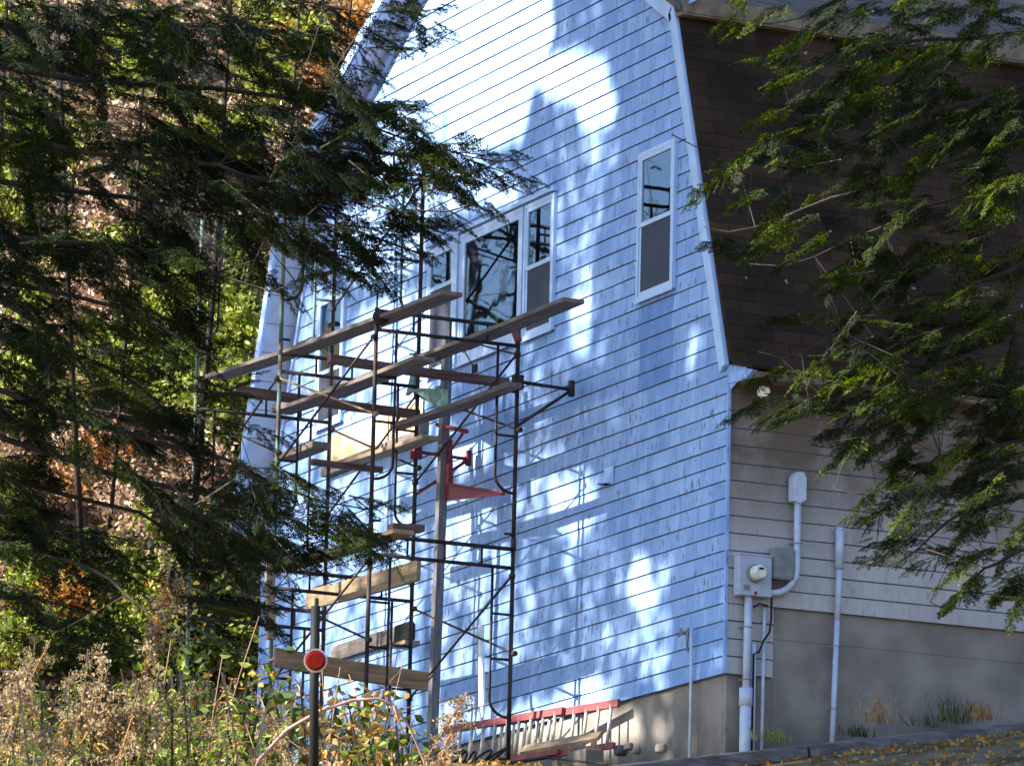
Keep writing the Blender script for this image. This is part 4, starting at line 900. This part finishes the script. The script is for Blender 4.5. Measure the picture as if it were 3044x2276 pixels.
SH = [(500, 700, 70, 90, 900, 'yel', 'sunny yellow green shrub left of the far scaffold frame, under the hemlock edge'), (480, 870, 70, 80, 800, 'yel', 'yellow green brush beside the left edge of the house at plank height'), (520, 980, 50, 60, 500, 'grn', 'green brush at the left edge of the house below the planks'),
      (370, 660, 70, 60, 500, 'yel', 'pale green bush seen through the hemlock left of the U shaped pipe'), (60, 780, 60, 90, 500, 'grn', 'green bush at the left picture edge at mid height'), (240, 760, 70, 60, 400, 'yel', 'small yellowish bush behind the hemlock limbs'),
      (120, 1230, 110, 80, 900, 'grn', 'green bush low at the left picture edge'), (300, 1270, 100, 70, 900, 'yel', 'light green bush behind the brown flower stalk'), (200, 1000, 90, 60, 260, 'orange', 'rusty orange sapling low behind the hemlock'), (430, 1160, 80, 80, 600, 'grn', 'dull green bush left of the lower scaffold'),
      (640, 90, 70, 60, 240, 'orange', 'orange leaved sapling near the top, left of the roof edge'), (690, 200, 40, 60, 400, 'orange', 'orange and yellow sapling touching the left roof edge'), (560, 130, 70, 60, 350, 'yel', 'thin yellowish sapling near the top left of the roof'), (760, 60, 60, 60, 350, 'dry', 'brown bare brush above the left roof edge'),
      (330, 520, 80, 60, 350, 'grn', 'green brush seen through the middle of the hemlock'), (60, 430, 60, 60, 350, 'yel', 'yellow green brush at the left picture edge above mid height'), (280, 270, 70, 60, 350, 'litter', 'pale dead brush in the upper left gap of the hemlock'), (480, 1330, 80, 60, 500, 'grn', 'dark green bush behind the weeds left of the reflector'), (100, 1060, 90, 60, 240, 'orange', 'reddish brown bush at lower left behind the hemlock')]
SH += [(50, 1370, 90, 60, 800, 'yel', 'yellow green bush right behind the weeds at the left picture edge'), (170, 1390, 80, 50, 700, 'grn', 'dark green bush right behind the weeds left of the tall flower stalk'), (290, 1380, 80, 55, 700, 'yel', 'light green bush directly behind the tall flower stalk'), (400, 1400, 80, 55, 700, 'grn', 'low green bush right of the tall flower stalk'),
       (500, 1410, 70, 60, 700, 'yel', 'yellowish bush left of the low beam of the scaffold'), (110, 1310, 80, 50, 500, 'dry', 'brown dead bush above the weeds near the left picture edge'), (350, 1320, 70, 50, 500, 'dry', 'brown dead bush above the low green one, right of the flower stalk')]
for a, c_, rx, ry, n, mm, lb in SH: shrub(a, c_, rx, ry, n, MT[mm], lb)
for mm, nm_, lb, nn in (('yel', 'leafy_shrub', 'one of the sunny yellow green bushes mixed along the bank behind the hemlock', 32), ('litter', 'dry_shrub', 'one of the dry tan bushes mixed along the bank behind the hemlock', 14), ('grn', 'leafy_shrub', 'one of the plain green bushes mixed along the bank behind the hemlock', 10)):
    for k in range(nn):
        a, c_ = (rng.uniform(-60, 560), rng.uniform(250, 1420)) if k % 4 else (rng.uniform(-60, 800), rng.uniform(-80, 350))
        if c_ > 560 and a > 520: a -= 150
        shrub(a, c_, rng.uniform(45, 90), rng.uniform(40, 80), int(rng.uniform(250, 520)), MT[mm], lb, name=nm_, stems=4, group={'yel': 'yellow green bushes on the bank', 'litter': 'dry tan bushes on the bank', 'grn': 'plain green bushes on the bank'}[mm])
# brush on the bank seen over the roof at top right and a bare sapling or two
for i, (a, c_) in enumerate(((2060, -40), (2180, -30))): shrub(a, c_, 90, 60, 500, MT['litter' if i else 'orange'], ['tan brush above the roof at the top right corner', 'pale dead brush at the far top right corner'][i])
TRK = [(95, -50, 190, 1400, .045), (510, -60, 400, 1300, .05), (330, -60, 230, 1200, .03), (660, -60, 590, 600, .025), (20, -60, -60, 1300, .04), (790, -60, 690, 300, .025)]
for i, (a0, c0, a1, c1, r_) in enumerate(TRK):
    g = march(a1, c1); top = CAMP+ray(a0*K, c0*K)*(np.linalg.norm(g-CAMP)); t = thing('bare_sapling', g, ['thin dark sapling trunk near the left picture edge', 'dark sapling trunk behind the hemlock above the weeds', 'slim sapling trunk seen through the left hemlock gaps', 'slim bare sapling left of the roof edge', 'sapling trunk at the very left edge', 'slim bare sapling beside the upper left roof board'][i], 'sapling', 'saplings on the bank')
    b = MB(); b.tube([g-V(0, 0, .2), (g+top)/2+V(.1, 0, 0), top+V(0, 0, 2)], [r_, r_*.8, r_*.4], 8); b.build('trunk', MT['bark'], t, True)
    for k in range(9):
        f = .2+.08*k; p = g+(top-g)*f; e = p+RT*rng.normal(0, .7)+V(0, 0, rng.uniform(.2, .8))+FW*rng.normal(0, .4); b = MB(); b.tube([p, (p+e)/2+rng.normal(0, .05, 3), e], [r_*.3, r_*.2, .004], 5); b.build('branch', MT['bark'], t, True)

# ------------------------------------------------------------------ weeds on the slope, 20 to 26 m away
def stemw(root, tip, bow=.1):
    n = 9; s = np.linspace(0, 1, n)[:, None]; side = nrm(np.cross(tip-root, FW)); return root+(tip-root)*s+side*(bow*np.sin(s*math.pi)*np.linalg.norm(tip-root))
def weed(pxt, pyt, pxb, d, kind, label, group, bow=.06, scale=1.0):
    tip = W(pxt*K, pyt*K, d=d); b0 = W(pxb*K, 1700*K, d=d); root = V(b0[0], b0[1], float(H(b0[0], b0[1])))
    t = None if COL is not None else thing({'gold': 'goldenrod_plant', 'leafy': 'leafy_weed', 'dry': 'dry_stalk', 'broad': 'broadleaf_weed', 'vine': 'bramble'}[kind], root, label, {'gold': 'weed', 'leafy': 'weed', 'dry': 'dead weed', 'broad': 'weed', 'vine': 'bramble'}[kind], group)
    P = stemw(root, tip, bow); L = np.linalg.norm(tip-root)
    if COL is not None:
        sw = RT*.004*scale; npmesh('stem', np.stack([P[:-1]-sw, P[:-1]+sw, P[1:]+sw*.7, P[1:]-sw*.7], 1), MT['twig'])
    else:
        b = MB(); b.tube(list(P), [.005*scale*(1-.7*i/8)+.0012 for i in range(9)], 6); b.build('stem', MT['cane'] if kind in ('dry', 'vine') else MT['twig'], t, True)
    def along(f): f = np.clip(f, 0, .999)*8; i = f.astype(int); r = (f-i)[:, None]; return P[i]*(1-r)+P[np.minimum(i+1, 8)]*r
    if kind in ('gold', 'leafy', 'dry'):
        n = int({'gold': 150, 'leafy': 170, 'dry': 300}[kind]*L/1.5); f = rng.uniform(.25, .97, n); a = along(f); dd = rdir(n, .4); dd[:, 2] -= .45 if kind != 'leafy' else .1; dd /= np.linalg.norm(dd, axis=1, keepdims=True)
        l = rng.uniform(.02, .05, n)[:, None]*(1.15-f[:, None]*.7)*scale*(.55 if kind == 'dry' else 1); wd = l*(.16 if kind != 'dry' else .4)
        mid = a+dd*l; tipv = mid+dd*l*.8+np.array([0, 0, -1])*l*.5; pv = perp(dd)*wd
        npmesh('leaves', np.concatenate([np.stack([a, a+dd*l*.5+pv, mid, a+dd*l*.5-pv], 1), np.stack([mid-pv*.6, mid+pv*.6, tipv+pv*.1, tipv-pv*.1], 1)]), MT['dry'] if kind == 'dry' or rng.uniform() < .16 else (MT['yel'] if kind == 'gold' or rng.uniform() < .62 else MT['grn']), t)
    if kind == 'broad':
        n = int(60*L/1.2); f = rng.uniform(.3, 1, n); a = along(f)+rng.normal(0, .06, (n, 3)); dd = rdir(n, .5); l = rng.uniform(.012, .030, n)[:, None]*scale; pv = perp(dd)*l*.62
        fold = np.cross(dd, pv/np.linalg.norm(pv, axis=1, keepdims=True))*l*.25
        A = a-dd*l; B = a+dd*l*1.1; Lm = a-dd*l*.2
        npmesh('leaves', np.concatenate([np.stack([A, Lm+pv+fold, a+dd*l*.5+pv*.7+fold, B], 1), np.stack([A, B, a+dd*l*.5-pv*.7+fold, Lm-pv+fold], 1)]), [MT['grn'], MT['yel'], MT['dry'], MT['orange']][rng.choice(4, p=[.48, .32, .15, .05])], t)
    if kind in ('gold', 'dry'):
        n = 800 if kind == 'gold' else 700; nb = 18; br = []
        for k in range(nb):
            p = P[-1]-(P[-1]-P[-3])*rng.uniform(0, .8); e = p+nrm(RT*rng.normal(0, 1)+V(0, 0, rng.uniform(0, .9))+FW*rng.normal(0, .8))*rng.uniform(.03, .085)*scale; br.append((p, e))
        k = rng.integers(0, nb, n); s = rng.uniform(.15, 1, n)[:, None]; br = np.array(br); c = br[k, 0]*(1-s)+br[k, 1]*s+rng.normal(0, .007*scale, (n, 3))+np.array([0, 0, -.02*scale])*s**2
        dd = rdir(n); l = rng.uniform(.003, .0065, n)[:, None]*scale; npmesh('seed_head', quads(c, dd*l, perp(dd)*l*.6), MT['fluff'], t)
    if kind == 'vine':
        for k in range(4):
            f = rng.uniform(.3, .9); a = along(np.array([f]))[0]; e = a+RT*rng.normal(0, .10)+V(0, 0, rng.uniform(-.05, .14)); b = MB(); b.tube([a, (a+e)/2+rng.normal(0, .01, 3), e], [.0028, .002, .001], 5); b.build('side_shoot', MT['cane'], t, True)
    return t
weed(368, 1225, 255, 24.0, 'dry', 'tall leaning brown flower stalk with a fluffy pinkish head, lower left', 'dry stalks', .03, 2.1)
_pts = [W(a*K, c*K, d=21.0+.02*i) for i, (a, c) in enumerate(((520, 1720), (560, 1640), (620, 1575), (690, 1535), (760, 1512), (815, 1508), (850, 1522), (885, 1570), (915, 1640), (930, 1700)))]
_t = thing('bent_cane', _pts[0], 'bare pinkish cane arching over the weeds right of the reflector post', 'bare cane'); _b = MB(); _b.tube(_pts, [.0075, .007, .0068, .0065, .006, .0055, .005, .0045, .004, .0035], 7); _b.build('stem', mat('pinkish cane bark', (.40, .24, .20), .7, var=.3, scale=30), _t, True)
for _q in (((695, 1535), (682, 1495), (675, 1440)), ((822, 1508), (845, 1470), (872, 1440)), ((850, 1522), (862, 1560), (880, 1600))):
    _b = MB(); _b.tube([W(a*K, c*K, d=21.05) for a, c in _q], [.004, .003, .0015], 5); _b.build('side_shoot', MT['cane'], _t, True)
weed(1005, 1500, 760, 21.5, 'dry', 'golden leaning fern like stalk at the bottom centre', 'dry stalks', .03, 1.3)
heads = [(rng.uniform(-20, 620), rng.uniform(1480, 1640)) for _ in range(2)]+[(75, 1375), (190, 1400), (150, 1450), (40, 1500), (300, 1480), (250, 1545), (470, 1530), (420, 1560), (360, 1600), (540, 1600), (110, 1560), (20, 1590), (610, 1600), (730, 1590), (690, 1560), (500, 1470), (210, 1500), (330, 1555)]
for i, (a, c_) in enumerate(heads):
    weed(a, c_, a-rng.uniform(-30, 70), rng.uniform(21.5, 25), 'gold', 'goldenrod gone to tan seed among the weeds at lower left', 'goldenrod in the foreground', rng.uniform(-.04, .08), rng.uniform(.8, 1.2))
COL = {}
for i in range(150):
    a = rng.uniform(-40, 640); weed(a, rng.uniform(1440, 1640), a-rng.uniform(-40, 60), rng.uniform(21, 26), 'leafy', 'narrow leaved green weed among the goldenrod', 'green weeds in the foreground', rng.uniform(-.12, .12), rng.uniform(1.0, 1.8))
flush('weeds', 'tangle of narrow leaved green and dry weeds filling the lower left', 'weeds'); COL = {}
for i in range(80):
    a = rng.uniform(330, 940); top = np.interp(a, [380, 600, 700, 800, 940], [1400, 1420, 1470, 1480, 1560]); weed(a, top+rng.uniform(0, 150), a-rng.uniform(-50, 50), rng.uniform(22, 27), 'broad', 'round leaved bramble growth below the scaffold', 'bramble growth in the foreground', rng.uniform(-.12, .12), rng.uniform(.8, 1.2))
flush('brambles', 'tangle of round leaved brambles below the scaffold around the reflector post', 'brambles')
for i, (a, c_, b_) in enumerate(((235, 1435, 200), (300, 1475, 270), (200, 1520, 220), (345, 1440, 330), (60, 1455, 20), (265, 1560, 300))):
    weed(a, c_, b_, 21.3, 'gold', ['tall yellow green goldenrod in full sun left of the brown flower stalk', 'sunny yellow goldenrod with drooping leaves under the tallest one', 'low bright yellow goldenrod near the bottom left', 'thin goldenrod touching the brown flower stalk', 'yellow green goldenrod at the left picture edge', 'broad leaved bright goldenrod at the bottom left of the picture'][i], 'sunny goldenrod', .05, 1.9)
for i, (a, c_, b_) in enumerate(((690, 1370, 620), (735, 1440, 700), (985, 1560, 960), (860, 1400, 820), (640, 1500, 600), (480, 1420, 500), (370, 1380, 330), (560, 1330, 520))):
    weed(a, c_, b_, rng.uniform(22, 26), 'vine', 'thin bare twig rising out of the weeds', 'thin twigs in the foreground', rng.uniform(-.1, .1), .6)
# grass and leaves along the right hand slope
n = 9000; a = rng.uniform(1350, 2260, n); c_ = rng.uniform(1560, 1670, n)
gx, gy = rng.uniform(.2, 9, n), rng.uniform(-7, 5, n); gz = H(gx, gy)
cc = np.stack([gx, gy, gz+rng.uniform(.0, .03, n)], 1); d = rdir(n, .5); s_ = rng.uniform(.015, .04, n)[:, None]
o = npmesh('fallen_leaves', quads(cc, d*s_, perp(d)*s_*.65), MT['dry']); tag(o, 'fallen leaves scattered on the slope in front of the timber', 'fallen leaves', kind='stuff')
n = 16000; gx, gy = rng.uniform(.1, 8, n), rng.uniform(-7, 6, n); pat = np.sin(gx*2.1+gy)*np.cos(gy*1.7) > -.1; gx, gy = gx[pat], gy[pat]; n = len(gx); gz = H(gx, gy)
a = np.stack([gx, gy, gz-.01], 1); h = rng.uniform(.02, .07, n)[:, None]; lean = rng.normal(0, .35, (n, 3)); lean[:, 2] = 1; e = a+lean*h; pv = perp(lean/np.linalg.norm(lean, axis=1, keepdims=True))*.003
o = npmesh('grass', np.stack([a-pv, a+pv, e+pv*.2, e-pv*.2], 1), MT['grn']); tag(o, 'short green grass on the slope in front of the house', 'grass', kind='stuff')
def tuft(px, py, h, n, m, label, name='grass_tuft', x=.35):
    b0 = W(px*K, py*K, x=x); b0[2] = max(b0[2], 0*b0[2]+float(H(b0[0], b0[1]))-.05); a = b0+np.stack([rng.normal(0, .04, n), rng.normal(0, .10, n), np.zeros(n)], 1); lean = rng.normal(0, .3, (n, 3)); lean[:, 2] = 1
    hh = rng.uniform(.4, 1, n)[:, None]*h; mid = a+lean*hh*.6; e = mid+(lean*.7+rng.normal(0, .3, (n, 3))*[1, 1, 0])*hh*.45; pv = perp(lean/np.linalg.norm(lean, axis=1, keepdims=True))*.004
    o = npmesh(name, np.concatenate([np.stack([a-pv, a+pv, mid+pv*.8, mid-pv*.8], 1), np.stack([mid-pv*.8, mid+pv*.8, e+pv*.1, e-pv*.1], 1)]), m); tag(o, label, 'grass tuft', 'weeds along the side foundation')
tuft(2060, 1560, .34, 60, MT['grn'], 'tall grass tuft against the concrete behind the timber at right'); tuft(2000, 1568, .17, 40, MT['grn'], 'lower grass tuft left of the tallest one by the side foundation'); tuft(1895, 1560, .38, 40, MT['dry'], 'dry brown weed spike against the side foundation')
tuft(1665, 1600, .18, 60, MT['yel'], 'yellowish tuft at the foot of the thin conduit'); tuft(1855, 1590, .15, 70, MT['grn'], 'small green tuft hanging over the timber'); tuft(2120, 1555, .25, 60, MT['dry'], 'dry tuft near the right picture edge by the foundation')

# arching golden stems and a tangle of bare twigs low at the left
for i, (a, c_, b_, bw) in enumerate(((300, 1500, 480, .16), (470, 1570, 320, -.18), (1010, 1495, 770, .10), (640, 1560, 480, .20), (180, 1520, 60, .15), (560, 1500, 640, -.12), (110, 1380, 20, .12), (420, 1480, 300, .14))):
    weed(a, c_, b_, rng.uniform(21, 23.5), 'dry', ['golden arching stem crossing the weeds left of the bent cane', 'golden stem leaning left among the goldenrod', 'feathery tan stalk tip reaching past the foot of the wooden pole', 'arching dry stem left of the reflector post', 'short arching dry stem low in the left corner', 'dry stem rising right of the arching ones', 'dry flower stalk at the far left edge of the weeds', 'arching golden stem right of the tall flower stalk'][i], 'dry stalks', bw, 1.0)
for i in range(26):
    a = rng.uniform(0, 900); weed(a, rng.uniform(1420, 1600), a+rng.uniform(-160, 160), rng.uniform(21, 26), 'vine', 'thin bare twig rising out of the weeds', 'thin twigs in the foreground', rng.uniform(-.2, .2), .6)
# small roof window behind the right hemlock, on the steep lower roof slope
def RW(a, c):
    lo, hi = 2.957, 6.77
    for _ in range(40):
        z = (lo+hi)/2; x = np.interp(z, [2.957, 6.77], [0, KX]); p = W(a, c, x=x)
        if p[2] > z: lo = z
        else: hi = z
    return p
q = RW(2855, 590); n_ = nrm(V(3.81, 0, 1.25)); upv = nrm(V(-1.25, 0, 3.81)); yv = V(0, 1, 0)
def quadbox(mb, c, hy, hz, o0, o1): mb.prism([c+yv*a*hy+upv*b_*hz+n_*o0 for a, b_ in ((-1, -1), (1, -1), (1, 1), (-1, 1))], n_*(o1-o0))
b = MB(); quadbox(b, q, .30, .30, .02, .06); sw_ = b.build('roof_window', MT['vinyl'], house)
b = MB(); quadbox(b, q, .25, .25, .062, .068); b.build('pane', mat('blue roof glass', (.05, .13, .42), .08, var=.5, scale=5, spec=.8), sw_)

# bare and leafy trees down the bank, out of the picture to the left; the gable windows mirror them
for i, (x, y) in enumerate(((-33, -9.5), (-38, -11.5), (-34, -13.5), (-40, -15.5), (-29, -12.5))):
    gz = float(H(x, y)); t = thing('bare_tree', (x, y, gz), 'bare branched tree on the bank left of the house, out towards the sun', 'tree', 'bare trees left of the house'); hgt = 14+i % 3*2
    b = MB(); b.tube([(x, y, gz-.3), (x+.2, y, gz+hgt*.5), (x, y+.1, gz+hgt)], [.20, .13, .03], 9); b.build('trunk', MT['bark'], t, True)
    for k in range(26):
        z_ = 2.5+k*hgt*.032; a = k*2.4+i; p0 = V(x+.1, y, gz+z_); L_ = (3.2-.06*k)*rng.uniform(.6, 1); e = p0+V(math.cos(a)*L_, math.sin(a)*L_, rng.uniform(.4, 1.6)); md = (p0+e)/2+rng.normal(0, .2, 3)
        b = MB(); b.tube([p0, md, e], [.05, .032, .010], 5)
        for j in range(5):
            q_ = md+(e-md)*rng.uniform(0, .9); b.tube([q_, q_+rng.normal(0, .35, 3), q_+rng.normal(0, .6, 3)+V(0, 0, .3)], [.015, .010, .004], 4)
        b.build('branch', MT['bark'], t, True)
    n = 300; c = V(x, y, gz+hgt*.55)+rng.normal(0, 1, (n, 3))*V(1.5, 1.5, hgt*.18); d = rdir(n); s_ = rng.uniform(.04, .09, n)[:, None]; npmesh('foliage', quads(c, d*s_, perp(d)*s_*.6), MT['grn'], t)

# every repeated thing gets the place in its row, counted along the picture
ORD = ['leftmost', 'second from left', 'third from left', 'fourth from left', 'fifth from left', 'sixth from left', 'seventh from left', 'eighth from left', 'ninth from left', 'tenth from left', 'eleventh from left', 'twelfth from left', 'thirteenth from left', 'fourteenth from left', 'fifteenth from left', 'sixteenth from left', 'seventeenth from left', 'eighteenth from left', 'nineteenth from left', 'twentieth from left', 'twenty-first from left', 'twenty-second from left', 'twenty-third from left', 'twenty-fourth from left', 'twenty-fifth from left', 'twenty-sixth from left', 'twenty-seventh from left', 'twenty-eighth from left', 'twenty-ninth from left', 'thirtieth from left', 'thirty-first from left', 'thirty-second from left', 'thirty-third from left', 'thirty-fourth from left', 'thirty-fifth from left']
SHORT = {'one of the sunny yellow green bushes mixed along the bank behind the hemlock': 'yellow green bush on the bank', 'one of the dry tan bushes mixed along the bank behind the hemlock': 'dry tan bush on the bank', 'one of the plain green bushes mixed along the bank behind the hemlock': 'plain green bush on the bank',
         'goldenrod gone to tan seed among the weeds at lower left': 'goldenrod gone to tan seed', 'thin bare twig rising out of the weeds': 'thin bare twig above the weeds', 'bare branched tree on the bank left of the house, out towards the sun': 'bare branched tree beyond the left picture edge'}
for full, sh in SHORT.items():
    L_ = [o for o in bpy.data.objects if o.parent is None and o.get('label') == full]
    L_.sort(key=lambda o: PR(o.location)[0])
    for i, o in enumerate(L_): o['label'] = sh+', '+ORD[min(i, len(ORD)-1)]+(' of its kind' if len(sh.split()) < 9 else '')

for z_, yy in ((.45, .185), (-.05, .182), (1.3, .70), (.35, 1.13), (-.25, 1.12)):
    b = MB(); b.beam((X0+.008, yy-.055, z_), (X0+.008, yy+.055, z_), .016, .02, (1, 0, 0)); b.tube([(X0+.06+.045*math.cos(t), yy+.045*math.sin(t), z_) for t in np.linspace(-1.6, 1.6, 7)], .004, 5); b.build('pipe_strap', MT['telebox'], house)
b = MB(); b.box((X0+.131, .10, .79), (X0+.134, .17, .84)); b.build('meter_label', MT['telebox'], mtr); b = MB(); b.box((X0+.13, .215, .755), (X0+.15, .235, .785)); b.build('meter_seal', MT['red'], mtr)
